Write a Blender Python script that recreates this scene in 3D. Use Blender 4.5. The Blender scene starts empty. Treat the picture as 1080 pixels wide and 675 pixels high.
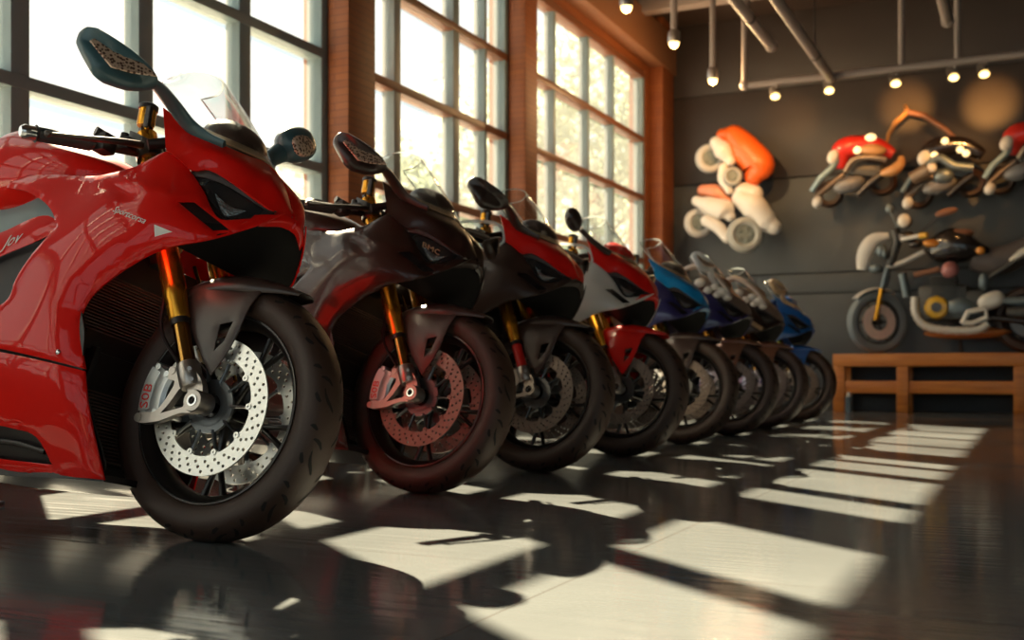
import bpy, bmesh, math, random
import numpy as np
from mathutils import Vector, Matrix, noise
from mathutils.geometry import delaunay_2d_cdt
random.seed(7)
PI = math.pi
scene = bpy.context.scene
COL = scene.collection

# ------------------------------------------------------------------ camera numbers (1080 x 675 photograph)
FPX = 1165.0
YAW = math.atan(550 / FPX)
SN, CS = math.sin(YAW), math.cos(YAW)
EYE = 0.40
HORIZON = 394.0


def at(px, py, Y):
    """the point on the vertical plane y = Y seen at a pixel of the photograph"""
    u = (px - 540) / FPX
    v = (HORIZON - py) / FPX
    t = Y / (CS + SN * u)
    return Vector(((-SN + CS * u) * t, Y, EYE + v * t))


# ------------------------------------------------------------------ materials
MATS = {}


def mat(name, color=(0.5, 0.5, 0.5), rough=0.5, metal=0.0, coat=0.0, coat_rough=0.03, var=0.0, scale=20.0,
        bump=0.0, bscale=200.0, emit=None, estr=0.0, spec=0.5, trans=0.0, sub=None):
    if name in MATS:
        return MATS[name]
    m = bpy.data.materials.new(name)
    m.use_nodes = True
    nt = m.node_tree
    b = nt.nodes['Principled BSDF']
    b.inputs['Base Color'].default_value = (*color, 1)
    b.inputs['Roughness'].default_value = rough
    b.inputs['Metallic'].default_value = metal
    b.inputs['Coat Weight'].default_value = coat
    b.inputs['Coat Roughness'].default_value = coat_rough
    b.inputs['Specular IOR Level'].default_value = spec
    b.inputs['Transmission Weight'].default_value = trans
    if emit:
        b.inputs['Emission Color'].default_value = (*emit, 1)
        b.inputs['Emission Strength'].default_value = estr
    tc = nt.nodes.new('ShaderNodeTexCoord')
    if var > 0:
        nz = nt.nodes.new('ShaderNodeTexNoise')
        nz.inputs['Scale'].default_value = scale
        nz.inputs['Detail'].default_value = 5
        nt.links.new(tc.outputs['Object'], nz.inputs['Vector'])
        rp = nt.nodes.new('ShaderNodeMix')
        rp.data_type = 'RGBA'
        rp.inputs['A'].default_value = (*[max(0, c * (1 - var)) for c in color], 1)
        rp.inputs['B'].default_value = (*[min(1, c * (1 + var)) for c in color], 1)
        nt.links.new(nz.outputs['Fac'], rp.inputs['Factor'])
        nt.links.new(rp.outputs['Result'], b.inputs['Base Color'])
    if bump > 0:
        nb = nt.nodes.new('ShaderNodeTexNoise')
        nb.inputs['Scale'].default_value = bscale
        nb.inputs['Detail'].default_value = 3
        nt.links.new(tc.outputs['Object'], nb.inputs['Vector'])
        bp = nt.nodes.new('ShaderNodeBump')
        bp.inputs['Strength'].default_value = bump
        bp.inputs['Distance'].default_value = 0.004
        nt.links.new(nb.outputs['Fac'], bp.inputs['Height'])
        nt.links.new(bp.outputs['Normal'], b.inputs['Normal'])
    MATS[name] = m
    return m


def glass_mat(name, tint, gloss_rough=0.02, haze=0.0, ior=1.45, hazecol=(1, 1, 1)):
    if name in MATS:
        return MATS[name]
    m = bpy.data.materials.new(name)
    m.use_nodes = True
    nt = m.node_tree
    nt.nodes.clear()
    out = nt.nodes.new('ShaderNodeOutputMaterial')
    tr = nt.nodes.new('ShaderNodeBsdfTransparent')
    tr.inputs['Color'].default_value = (*tint, 1)
    gl = nt.nodes.new('ShaderNodeBsdfGlossy')
    gl.inputs['Roughness'].default_value = gloss_rough
    # Schlick reflectance from the viewing angle, the same from both faces of the sheet
    lw = nt.nodes.new('ShaderNodeLayerWeight')
    lw.inputs['Blend'].default_value = 0.5
    pw = nt.nodes.new('ShaderNodeMath')
    pw.operation = 'POWER'
    pw.inputs[1].default_value = 5.0
    nt.links.new(lw.outputs['Facing'], pw.inputs[0])
    r0 = ((ior - 1) / (ior + 1)) ** 2
    ma = nt.nodes.new('ShaderNodeMath')
    ma.operation = 'MULTIPLY_ADD'
    ma.inputs[1].default_value = 1 - r0
    ma.inputs[2].default_value = r0
    nt.links.new(pw.outputs[0], ma.inputs[0])
    mx = nt.nodes.new('ShaderNodeMixShader')
    nt.links.new(ma.outputs[0], mx.inputs['Fac'])
    last = tr
    if haze > 0:
        tl = nt.nodes.new('ShaderNodeBsdfTranslucent')
        tl.inputs['Color'].default_value = (*hazecol, 1)
        m2 = nt.nodes.new('ShaderNodeMixShader')
        m2.inputs['Fac'].default_value = haze
        nt.links.new(tr.outputs[0], m2.inputs[1])
        nt.links.new(tl.outputs[0], m2.inputs[2])
        last = m2
    nt.links.new(last.outputs[0], mx.inputs[1])
    nt.links.new(gl.outputs[0], mx.inputs[2])
    nt.links.new(mx.outputs[0], out.inputs['Surface'])
    MATS[name] = m
    return m


def translucent_mat(name, col):
    m = bpy.data.materials.new(name)
    m.use_nodes = True
    nt = m.node_tree
    b = nt.nodes['Principled BSDF']
    b.inputs['Base Color'].default_value = (*col, 1)
    b.inputs['Roughness'].default_value = 0.2
    t = nt.nodes.new('ShaderNodeBsdfTranslucent')
    t.inputs['Color'].default_value = (*col, 1)
    tr = nt.nodes.new('ShaderNodeBsdfTransparent')
    m1 = nt.nodes.new('ShaderNodeMixShader')
    m2 = nt.nodes.new('ShaderNodeMixShader')
    m1.inputs['Fac'].default_value = 0.5
    m2.inputs['Fac'].default_value = 0.35
    nt.links.new(b.outputs[0], m1.inputs[1])
    nt.links.new(t.outputs[0], m1.inputs[2])
    nt.links.new(m1.outputs[0], m2.inputs[1])
    nt.links.new(tr.outputs[0], m2.inputs[2])
    nt.links.new(m2.outputs[0], nt.nodes['Material Output'].inputs['Surface'])
    MATS[name] = m
    return m


M_RED = mat('gloss_red_paint', (0.70, 0.007, 0.003), 0.45, 0, 0.5, spec=0.1)
M_REDB = mat('red_paint', (0.66, 0.009, 0.005), 0.4, 0, 0.5, spec=0.15)
M_BLACKP = mat('brown_black_paint', (0.030, 0.013, 0.009), 0.34, 0, 0.35, 0.08, spec=0.25)
M_SATIN = mat('satin_brown_black', (0.040, 0.021, 0.016), 0.4, 0, 0.15, 0.3, spec=0.3)
M_WHITEP = mat('white_paint', (0.62, 0.60, 0.57), 0.3, 0, 0.8)
M_BLUE = mat('sky_blue_paint', (0.005, 0.20, 0.50), 0.3, 0, 1.0)
M_NAVY = mat('navy_paint', (0.02, 0.02, 0.11), 0.35, 0, 0.8)
M_ROYAL = mat('royal_blue_paint', (0.004, 0.085, 0.33), 0.3, 0, 1.0)
M_COPPER = mat('copper_brown_paint', (0.20, 0.075, 0.035), 0.35, 0.2, 0.5)
M_BRONZE = mat('bronze_grey_paint', (0.22, 0.15, 0.115), 0.35, 0.2, 0.8)
M_PLASTIC = mat('black_plastic', (0.014, 0.010, 0.010), 0.42, var=0.2, scale=30)
M_FENDER = mat('fender_satin', (0.050, 0.028, 0.023), 0.36, 0, 0.25, 0.25)
M_RUBBER = mat('tyre_rubber', (0.046, 0.022, 0.014), 0.48, var=0.25, scale=12, bump=0.25, bscale=900)
M_GROOVE = mat('tread_groove', (0.004, 0.003, 0.003), 0.8)
M_RIM = mat('dark_rim', (0.020, 0.015, 0.014), 0.32, 0.4, 0.3)
M_RIMEDGE = mat('rim_edge', (0.16, 0.17, 0.18), 0.3, 0.9)
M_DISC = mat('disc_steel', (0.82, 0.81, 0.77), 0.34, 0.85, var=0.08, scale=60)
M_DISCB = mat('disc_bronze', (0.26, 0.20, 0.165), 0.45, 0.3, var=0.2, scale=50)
M_CARRIER = mat('carrier_grey', (0.14, 0.15, 0.16), 0.35, 0.8)
M_CAST = mat('cast_metal', (0.42, 0.38, 0.35), 0.32, 0.9, var=0.15, scale=40)
M_CALIPER = mat('caliper_silver', (0.60, 0.62, 0.63), 0.3, 0.85)
M_GOLD = mat('gold_anodised', (0.80, 0.36, 0.035), 0.26, 0.9)
M_GOLDL = mat('fork_stanchion', (0.45, 0.24, 0.06), 0.16, 1.0)
M_STEELD = mat('dark_steel', (0.10, 0.09, 0.085), 0.35, 0.9)
M_CHROME = mat('chrome', (0.75, 0.75, 0.75), 0.12, 1.0)
M_GRIP = mat('grip_rubber', (0.02, 0.024, 0.028), 0.6, bump=0.4, bscale=500)
M_MIRROR = mat('mirror_housing', (0.045, 0.105, 0.125), 0.34, 0, 0.4, 0.15)
M_MIRRORB = mat('mirror_housing_brown', (0.035, 0.020, 0.016), 0.34, 0, 0.4, 0.15)
M_LIGHTLENS = mat('lamp_lens', (0.012, 0.012, 0.014), 0.05, 0, 1.0)
M_DRL = mat('lamp_reflector', (0.35, 0.40, 0.42), 0.25, 0.9, bump=1.0, bscale=160)
M_RAD = mat('radiator_fins', (0.20, 0.13, 0.11), 0.4, 0.5)
M_SEAT = mat('seat_vinyl', (0.022, 0.017, 0.016), 0.55, bump=0.2, bscale=300)
M_TAN = mat('tan_trim', (0.46, 0.30, 0.16), 0.35, 0, 0.4)
M_DECAL = mat('white_decal', (0.80, 0.78, 0.74), 0.4)
M_REDDECAL = mat('red_decal', (0.70, 0.02, 0.015), 0.4)
M_YELLOW = mat('yellow_paint', (0.75, 0.42, 0.02), 0.35, 0, 0.6)
M_SCREEN = glass_mat('clear_screen', (0.90, 0.92, 0.92), 0.02, 0.0)
M_SCREENEDGE = translucent_mat('screen_edge', (0.80, 0.84, 0.84))


def mesh_insert():
    """pierced copper-coloured insert in the mirror housings"""
    m = mat('pierced_insert', (0.5, 0.3, 0.2), 0.4, 0.3)
    nt = m.node_tree
    b = nt.nodes['Principled BSDF']
    tc = nt.nodes.new('ShaderNodeTexCoord')
    vo = nt.nodes.new('ShaderNodeTexVoronoi')
    vo.inputs['Scale'].default_value = 130
    nt.links.new(tc.outputs['Object'], vo.inputs['Vector'])
    r = nt.nodes.new('ShaderNodeValToRGB')
    r.color_ramp.elements[0].position = 0.32
    r.color_ramp.elements[0].color = (0.10, 0.035, 0.02, 1)
    r.color_ramp.elements[1].position = 0.55
    r.color_ramp.elements[1].color = (0.72, 0.52, 0.38, 1)
    nt.links.new(vo.outputs['Distance'], r.inputs['Fac'])
    nt.links.new(r.outputs['Color'], b.inputs['Base Color'])
    return m


M_INSERT = mesh_insert()


# ------------------------------------------------------------------ mesh builder
class MB:
    def __init__(self):
        self.v, self.f, self.m = [], [], []

    def add(self, verts, faces, mi=0):
        o = len(self.v)
        self.v += [tuple(p) for p in verts]
        self.f += [tuple(i + o for i in fc) for fc in faces]
        self.m += [mi] * len(faces)
        return self

    # --- swept circle about an axis
    def lathe(self, prof, c=(0, 0, 0), axis='Y', segs=48, mi=0, a0=0.0, a1=2 * PI, closed=False):
        full = abs(a1 - a0 - 2 * PI) < 1e-6
        n = segs if full else segs + 1
        V = []
        for i in range(n):
            a = a0 + (a1 - a0) * i / segs
            ca, sa = math.cos(a), math.sin(a)
            for r, h in prof:
                if axis == 'Y':
                    V.append((c[0] + r * ca, c[1] + h, c[2] + r * sa))
                elif axis == 'Z':
                    V.append((c[0] + r * ca, c[1] + r * sa, c[2] + h))
                else:
                    V.append((c[0] + h, c[1] + r * ca, c[2] + r * sa))
        k = len(prof)
        F = []
        for i in range(segs):
            i2 = (i + 1) % n
            for j in range(k if closed else k - 1):
                j2 = (j + 1) % k
                F.append((i * k + j, i2 * k + j, i2 * k + j2, i * k + j2))
        if not full and closed:
            F.append(tuple(range(k)))
            F.append(tuple(reversed(range((n - 1) * k, n * k))))
        return self.add(V, F, mi)

    def tube(self, path, radii, segs=12, mi=0, cap=True, flat=1.0, up=None):
        P = [Vector(p) for p in path]
        n = len(P)
        if not isinstance(radii, (list, tuple)):
            radii = [radii] * n
        V, F = [], []
        t0 = (P[1] - P[0]).normalized()
        ref = Vector(up) if up else (Vector((0, 0, 1)) if abs(t0.z) < 0.9 else Vector((1, 0, 0)))
        nx = t0.cross(ref).normalized()
        for i in range(n):
            t = (P[min(i + 1, n - 1)] - P[max(i - 1, 0)]).normalized()
            nx = (nx - t * nx.dot(t)).normalized()
            ny = t.cross(nx)
            for j in range(segs):
                a = 2 * PI * j / segs
                V.append(P[i] + (nx * math.cos(a) + ny * math.sin(a) * flat) * radii[i])
        for i in range(n - 1):
            for j in range(segs):
                j2 = (j + 1) % segs
                F.append((i * segs + j, i * segs + j2, (i + 1) * segs + j2, (i + 1) * segs + j))
        if cap:
            F.append(tuple(reversed(range(segs))))
            F.append(tuple(range((n - 1) * segs, n * segs)))
        return self.add(V, F, mi)

    def box(self, c, s, mi=0, bev=0.0, rot=None):
        bm = bmesh.new()
        bmesh.ops.create_cube(bm, size=1.0)
        for v in bm.verts:
            v.co = Vector((v.co.x * s[0], v.co.y * s[1], v.co.z * s[2]))
        if bev > 0:
            bmesh.ops.bevel(bm, geom=bm.edges[:], offset=min(bev, min(s) * 0.45), segments=2, profile=0.6, affect='EDGES')
        R = rot if rot is not None else Matrix.Identity(3)
        bm.verts.index_update()
        self.add([R @ v.co + Vector(c) for v in bm.verts], [[v.index for v in f.verts] for f in bm.faces], mi)
        bm.free()
        return self

    def blob(self, c, r, mi=0, rot=None, nu=20, nv=12, pw=1.0):
        R = rot if rot is not None else Matrix.Identity(3)
        V, F = [], []
        for i in range(nv + 1):
            th = PI * i / nv
            for j in range(nu):
                ph = 2 * PI * j / nu
                p = [math.sin(th) * math.cos(ph), math.sin(th) * math.sin(ph), math.cos(th)]
                p = [math.copysign(abs(q) ** pw, q) for q in p]
                V.append(R @ Vector((p[0] * r[0], p[1] * r[1], p[2] * r[2])) + Vector(c))
        for i in range(nv):
            for j in range(nu):
                j2 = (j + 1) % nu
                F.append((i * nu + j, (i + 1) * nu + j, (i + 1) * nu + j2, i * nu + j2))
        return self.add(V, F, mi)

    def prism(self, poly, fn, d0, d1, mi=0):
        """poly: 2-D outline; fn(a, b, d) -> 3-D point"""
        n = len(poly)
        V = [fn(a, b, d0) for a, b in poly] + [fn(a, b, d1) for a, b in poly]
        F = [tuple(reversed(range(n))), tuple(range(n, 2 * n))]
        F += [(i, (i + 1) % n, n + (i + 1) % n, n + i) for i in range(n)]
        return self.add(V, F, mi)

    def plate(self, outer, holes, fn, d0, d1, mi=0):
        """flat or curved plate with holes, cut from 2-D outlines"""
        loops = [outer] + list(holes)
        pts, edges, L = [], [], []
        for lp in loops:
            o = len(pts)
            pts += [Vector(p) for p in lp]
            idx = list(range(o, o + len(lp)))
            L.append(idx)
            edges += [(idx[i], idx[(i + 1) % len(idx)]) for i in range(len(idx))]
        r = delaunay_2d_cdt(pts, edges, [], 1, 1e-7)
        vs, fs = r[0], r[2]
        keep = []
        for fc in fs:
            cx = sum(vs[i].x for i in fc) / len(fc)
            cy = sum(vs[i].y for i in fc) / len(fc)
            if inside(cx, cy, outer) and not any(inside(cx, cy, h) for h in holes):
                keep.append(fc)
        n = len(vs)
        V = [fn(p.x, p.y, d0) for p in vs] + [fn(p.x, p.y, d1) for p in vs]
        F = [tuple(fc) for fc in keep] + [tuple(i + n for i in reversed(fc)) for fc in keep]
        cnt = {}
        for fc in keep:
            for i in range(len(fc)):
                a, b = fc[i], fc[(i + 1) % len(fc)]
                cnt.setdefault((min(a, b), max(a, b)), []).append((a, b))
        for k, es in cnt.items():
            if len(es) == 1:
                a, b = es[0]
                F.append((b, a, a + n, b + n))
        return self.add(V, F, mi)

    def mirrored(self):
        o = MB()
        o.v = [(x, -y, z) for x, y, z in self.v]
        o.f = [tuple(reversed(fc)) for fc in self.f]
        o.m = list(self.m)
        return o

    def merge(self, other):
        o = len(self.v)
        self.v += other.v
        self.f += [tuple(i + o for i in fc) for fc in other.f]
        self.m += other.m
        return self

    def xform(self, M):
        self.v = [tuple(M @ Vector(p)) for p in self.v]
        return self

    def mesh(self, name, sharp=38.0, weld=0.0):
        me = bpy.data.meshes.new(name)
        bm = bmesh.new()
        vs = [bm.verts.new(p) for p in self.v]
        for fc, mi in zip(self.f, self.m):
            if len(set(fc)) < 3:
                continue
            try:
                f = bm.faces.new([vs[i] for i in fc])
                f.material_index = mi
                f.smooth = True
            except ValueError:
                pass
        if weld > 0:
            bmesh.ops.remove_doubles(bm, verts=bm.verts[:], dist=weld)
        bmesh.ops.recalc_face_normals(bm, faces=bm.faces[:])
        lim = math.radians(sharp)
        for e in bm.edges:
            if len(e.link_faces) == 2 and e.calc_face_angle(0) > lim:
                e.smooth = False
        bm.to_mesh(me)
        bm.free()
        return me

    def build(self, name, mats, parent=None, sharp=38.0, loc=None, rot=None, weld=0.0):
        me = self.mesh(name, sharp, weld)
        for m in (mats if isinstance(mats, (list, tuple)) else [mats]):
            me.materials.append(m)
        o = bpy.data.objects.new(name, me)
        COL.objects.link(o)
        if parent:
            o.parent = parent
        if loc:
            o.location = loc
        if rot:
            o.rotation_euler = rot
        return o


def inside(x, y, poly):
    c = False
    n = len(poly)
    j = n - 1
    for i in range(n):
        xi, yi = poly[i][0], poly[i][1]
        xj, yj = poly[j][0], poly[j][1]
        if (yi > y) != (yj > y) and x < (xj - xi) * (y - yi) / (yj - yi) + xi:
            c = not c
        j = i
    return c


def smooth_loop(pts, per=0.02, closed=True):
    """Hermite outline through points; a third value of 1 marks a corner"""
    n = len(pts)
    P = [Vector((p[0], p[1])) for p in pts]
    corner = [len(p) > 2 and p[2] == 1 for p in pts]
    out = []
    segs = n if closed else n - 1
    for i in range(segs):
        a, b = i, (i + 1) % n
        d = P[b] - P[a]
        pa, nb = P[(a - 1) % n], P[(b + 1) % n]
        ln = d.length

        def tang(prev, cur, nxt):
            u = (cur - prev)
            w = (nxt - cur)
            t = (u.normalized() if u.length else u) + (w.normalized() if w.length else w)
            return t * 0.5 * ln
        ta = d if (corner[a] or (not closed and a == 0)) else tang(pa, P[a], P[b])
        tb = d if (corner[b] or (not closed and b == n - 1)) else tang(P[a], P[b], nb)
        k = max(1, int(round(ln / per)))
        for j in range(k):
            t = j / k
            h00 = 2 * t ** 3 - 3 * t ** 2 + 1
            h10 = t ** 3 - 2 * t ** 2 + t
            h01 = -2 * t ** 3 + 3 * t ** 2
            h11 = t ** 3 - t ** 2
            q = P[a] * h00 + ta * h10 + P[b] * h01 + tb * h11
            out.append((q.x, q.y))
    if not closed:
        out.append((P[-1].x, P[-1].y))
    return out


class TPS:
    """thin-plate surface y(x, z) through control points"""
    def __init__(self, pts, lam=1e-5):
        A = np.array(pts, float)
        self.c = A[:, :2]
        n = len(A)
        d = np.linalg.norm(self.c[:, None] - self.c[None], axis=2)
        Kx = np.where(d > 0, d ** 2 * np.log(d + 1e-12), 0) + lam * np.eye(n)
        Pm = np.hstack([np.ones((n, 1)), self.c])
        M = np.zeros((n + 3, n + 3))
        M[:n, :n] = Kx
        M[:n, n:] = Pm
        M[n:, :n] = Pm.T
        self.w = np.linalg.solve(M, np.concatenate([A[:, 2], np.zeros(3)]))

    def __call__(self, x, z):
        d = np.hypot(self.c[:, 0] - x, self.c[:, 1] - z)
        k = np.where(d > 0, d ** 2 * np.log(d + 1e-12), 0)
        n = len(d)
        return float(k @ self.w[:n] + self.w[n] + self.w[n + 1] * x + self.w[n + 2] * z)


def panel(outer, holes, depth, t=0.008, h=0.016, off=0.0, roll=0.004, mi=0, mi_edge=None):
    """moulded sheet: outline in (x, z), pushed to y = depth(x, z), with thickness and a rolled edge"""
    loops = [outer] + list(holes)
    pts, edges = [], []
    for lp in loops:
        o = len(pts)
        pts += [Vector((p[0], p[1])) for p in lp]
        edges += [(o + i, o + (i + 1) % len(lp)) for i in range(len(lp))]
    nb = len(pts)
    B = np.array([[p.x, p.y] for p in pts])
    xs = [p[0] for p in outer]
    zs = [p[1] for p in outer]
    rows = int((max(zs) - min(zs)) / (h * 0.87)) + 1
    for r in range(rows):
        z = min(zs) + (r + 0.5) * h * 0.87
        x = min(xs) + (h / 2 if r % 2 else 0)
        while x < max(xs):
            if inside(x, z, outer) and not any(inside(x, z, q) for q in holes):
                if np.min(np.hypot(B[:, 0] - x, B[:, 1] - z)) > 0.5 * h:
                    pts.append(Vector((x, z)))
            x += h
    r = delaunay_2d_cdt(pts, edges, [], 0, 1e-7)
    vs, fs, orig = r[0], r[2], r[3]
    keep = []
    for fc in fs:
        cx = sum(vs[i].x for i in fc) / len(fc)
        cy = sum(vs[i].y for i in fc) / len(fc)
        if inside(cx, cy, outer) and not any(inside(cx, cy, q) for q in holes):
            keep.append(tuple(fc))
    cnt = {}
    for fc in keep:
        for i in range(len(fc)):
            a, b = fc[i], fc[(i + 1) % len(fc)]
            cnt.setdefault((min(a, b), max(a, b)), []).append((a, b))
    rim = set()
    for k, es in cnt.items():
        if len(es) == 1:
            rim.update(k)
    n = len(vs)
    V = []
    for i, p in enumerate(vs):
        V.append((p.x, depth(p.x, p.y) + off + (roll if i in rim else 0), p.y))
    for i, p in enumerate(vs):
        V.append((p.x, depth(p.x, p.y) + off + t, p.y))
    F = [fc for fc in keep] + [tuple(i + n for i in reversed(fc)) for fc in keep]
    for k, es in cnt.items():
        if len(es) == 1:
            a, b = es[0]
            F.append((b, a, a + n, b + n))
    mb = MB()
    mb.add(V, F, mi)
    return mb


def catmull(P, t):
    n = len(P)
    s = t * (n - 1)
    i = min(int(s), n - 2)
    u = s - i
    p1, p2 = P[i], P[i + 1]
    p0 = P[i - 1] if i > 0 else p1 * 2 - p2
    p3 = P[i + 2] if i + 2 < n else p2 * 2 - p1
    return 0.5 * ((2 * p1) + (p2 - p0) * u + (2 * p0 - 5 * p1 + 4 * p2 - p3) * u * u + (3 * p1 - p0 - 3 * p2 + p3) * u ** 3)


def patch(rows, nu=24, nv=10, t=0.006, mi=0):
    """smooth sheet through rows of control points, with thickness along its normals"""
    R = [[Vector(p) for p in r] for r in rows]
    cols = [[catmull(r, i / nu) for r in R] for i in range(nu + 1)]
    G = [[catmull(c, j / nv) for j in range(nv + 1)] for c in cols]
    nrm = [[None] * (nv + 1) for _ in range(nu + 1)]
    for i in range(nu + 1):
        for j in range(nv + 1):
            a = G[min(i + 1, nu)][j] - G[max(i - 1, 0)][j]
            b = G[i][min(j + 1, nv)] - G[i][max(j - 1, 0)]
            q = a.cross(b)
            nrm[i][j] = q.normalized() if q.length > 1e-12 else Vector((0, 0, 1))
    V = [G[i][j] for i in range(nu + 1) for j in range(nv + 1)]
    n = len(V)
    V += [G[i][j] + nrm[i][j] * t for i in range(nu + 1) for j in range(nv + 1)]
    w = nv + 1
    F = []
    for i in range(nu):
        for j in range(nv):
            a, b, c, d = i * w + j, (i + 1) * w + j, (i + 1) * w + j + 1, i * w + j + 1
            F.append((a, b, c, d))
            F.append((d + n, c + n, b + n, a + n))
    ring = [(i, 0) for i in range(nu)] + [(nu, j) for j in range(nv)] + [(i, nv) for i in range(nu, 0, -1)] + [(0, j) for j in range(nv, 0, -1)]
    ids = [i * w + j for i, j in ring]
    for q in range(len(ids)):
        a, b = ids[q], ids[(q + 1) % len(ids)]
        F.append((b, a, a + n, b + n))
    mb = MB()
    mb.add(V, F, mi)
    return mb


def text_mb(body, size, depth, fn, mi=0, shear=0.0):
    """lettering as solid characters: fn maps the flat (u, v, w) to a 3-D point"""
    cu = bpy.data.curves.new('lettering', 'FONT')
    cu.body = body
    cu.size = size
    cu.extrude = depth
    cu.shear = shear
    cu.resolution_u = 2
    ob = bpy.data.objects.new('lettering', cu)
    COL.objects.link(ob)
    dg = bpy.context.evaluated_depsgraph_get()
    me = bpy.data.meshes.new_from_object(ob.evaluated_get(dg))
    mb = MB()
    mb.add([fn(v.co.x, v.co.y, v.co.z) for v in me.vertices], [tuple(p.vertices) for p in me.polygons], mi)
    bpy.data.objects.remove(ob)
    bpy.data.curves.remove(cu)
    bpy.data.meshes.remove(me)
    return mb


def empty(name, loc=(0, 0, 0), rot=(0, 0, 0)):
    o = bpy.data.objects.new(name, None)
    o.empty_display_size = 0.1
    COL.objects.link(o)
    o.location = loc
    o.rotation_euler = rot
    return o


def tag(o, label, cat, group=None, kind=None):
    o['label'] = label
    if cat:
        o['category'] = cat
    if group:
        o['group'] = group
    if kind:
        o['kind'] = kind
    return o


def struct(o, label=None):
    o['kind'] = 'structure'
    if label:
        o['label'] = label
    return o


# ================================================================== sport motorcycle kit
# local frame: x forward, y to the rider's left, z up; origin where the front tyre stands
AX = Vector((0.0, 0.0, 0.316))
RAX = Vector((-1.44, 0.0, 0.318))
KIT = []           # (key, name, mesh, material keys, parent key, only)


def K(key, name, mb, mats, parent=None, sharp=38.0, weld=0.0, only=None):
    KIT.append((key, name, mb.mesh(name, sharp, weld), mats, parent, only))


def tyre_mb(c, R=0.316, hw=0.061, rim=0.232, grooves=True, segs=96, wide=1.0):
    prof = [(rim - 0.006, 0.034), (rim + 0.002, 0.045), (rim + 0.014, 0.053), (rim + 0.032, 0.0595), (rim + 0.048, 0.0600),
            (rim + 0.062, 0.054), (rim + 0.072, 0.044), (rim + 0.079, 0.030), (rim + 0.083, 0.015), (rim + 0.084, 0.0)]
    prof = [(r, y * wide) for r, y in prof]
    full = prof + [(r, -y) for r, y in reversed(prof[:-1])]
    mb = MB().lathe(full, c, 'Y', segs)

    def surf(a, y):
        s = abs(y)
        pr = list(reversed(prof))
        for (r0, y0), (r1, y1) in zip(pr, pr[1:]):
            if y0 <= s <= y1:
                k = (s - y0) / (y1 - y0 + 1e-9)
                r = r0 + (r1 - r0) * k
                break
        else:
            r = pr[-1][0]
        r += 0.0007
        return (c[0] + r * math.cos(a), c[1] + y + math.copysign(0.0005, y), c[2] + r * math.sin(a))
    if grooves:
        nrep = 13
        for q in range(nrep):
            for sgn in (-1, 1):
                base = 2 * PI * (q + (0.5 if sgn > 0 else 0)) / nrep
                for curve in ([(0.00, 0.012), (0.035, 0.020), (0.075, 0.030), (0.12, 0.036), (0.17, 0.038)],
                              [(0.20, 0.018), (0.235, 0.026), (0.255, 0.036), (0.26, 0.044)],
                              [(0.33, 0.042), (0.355, 0.050), (0.36, 0.054)],
                              [(0.06, 0.046), (0.09, 0.051), (0.13, 0.054)]):
                    L = []
                    m = len(curve)
                    for i, (da, y) in enumerate(curve):
                        wd = 0.0026 * (0.35 + math.sin(PI * (i + 0.4) / (m - 0.2)))
                        a = base + da
                        y *= wide
                        L.append((surf(a - wd / R * 1.2, sgn * (y + wd * 0.7)), surf(a + wd / R * 1.2, sgn * (y - wd * 0.7))))
                    V = [p for pr_ in L for p in pr_]
                    F = [(2 * i, 2 * i + 1, 2 * i + 3, 2 * i + 2) for i in range(m - 1)]
                    mb.add(V, F, 1)
    return mb


def rim_mb(c, rim=0.232, spokes=5, wide=1.0):
    k = rim / 0.232
    prof = [(0.2345, 0.045), (0.2335, 0.049), (0.229, 0.049), (0.2265, 0.044), (0.222, 0.040), (0.214, 0.032), (0.208, 0.016), (0.207, 0.0)]
    prof = [(r * k, y * wide) for r, y in prof]
    full = prof + [(r, -y) for r, y in reversed(prof[:-1])]
    mb = MB().lathe(full, c, 'Y', 96)
    mb.lathe([(0.2300, 0.0492 * wide), (0.2292, 0.0500 * wide), (0.2276, 0.0484 * wide), (0.2284, 0.0472 * wide)], c, 'Y', 96, 1, closed=True)
    mb.lathe([(0.2300, -0.0492 * wide), (0.2292, -0.0500 * wide), (0.2276, -0.0484 * wide), (0.2284, -0.0472 * wide)], c, 'Y', 96, 1, closed=True)
    mb.lathe([(0.014, 0.05), (0.030, 0.05), (0.036, 0.03), (0.034, 0.0), (0.036, -0.03), (0.030, -0.05), (0.014, -0.05)], c, 'Y', 32, 0, closed=True)
    C = Vector(c)
    for s in range(spokes):
        a = -PI / 2 + 2 * PI * s / spokes
        d = Vector((math.cos(a), 0, math.sin(a)))
        mb.tube([C + d * 0.028, C + d * 0.075, C + d * 0.118 * k], [0.016, 0.0115, 0.0105], 10, 0, flat=0.8)
        for b in (-1, 1):
            e = Vector((math.cos(a + b * 0.14), 0, math.sin(a + b * 0.14)))
            mb.tube([C + d * 0.112 * k, C + (d * 0.4 + e * 0.6) * 0.158 * k, C + e * 0.210 * k], [0.0095, 0.0085, 0.011], 10, 0, flat=0.8)
    return mb


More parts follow.
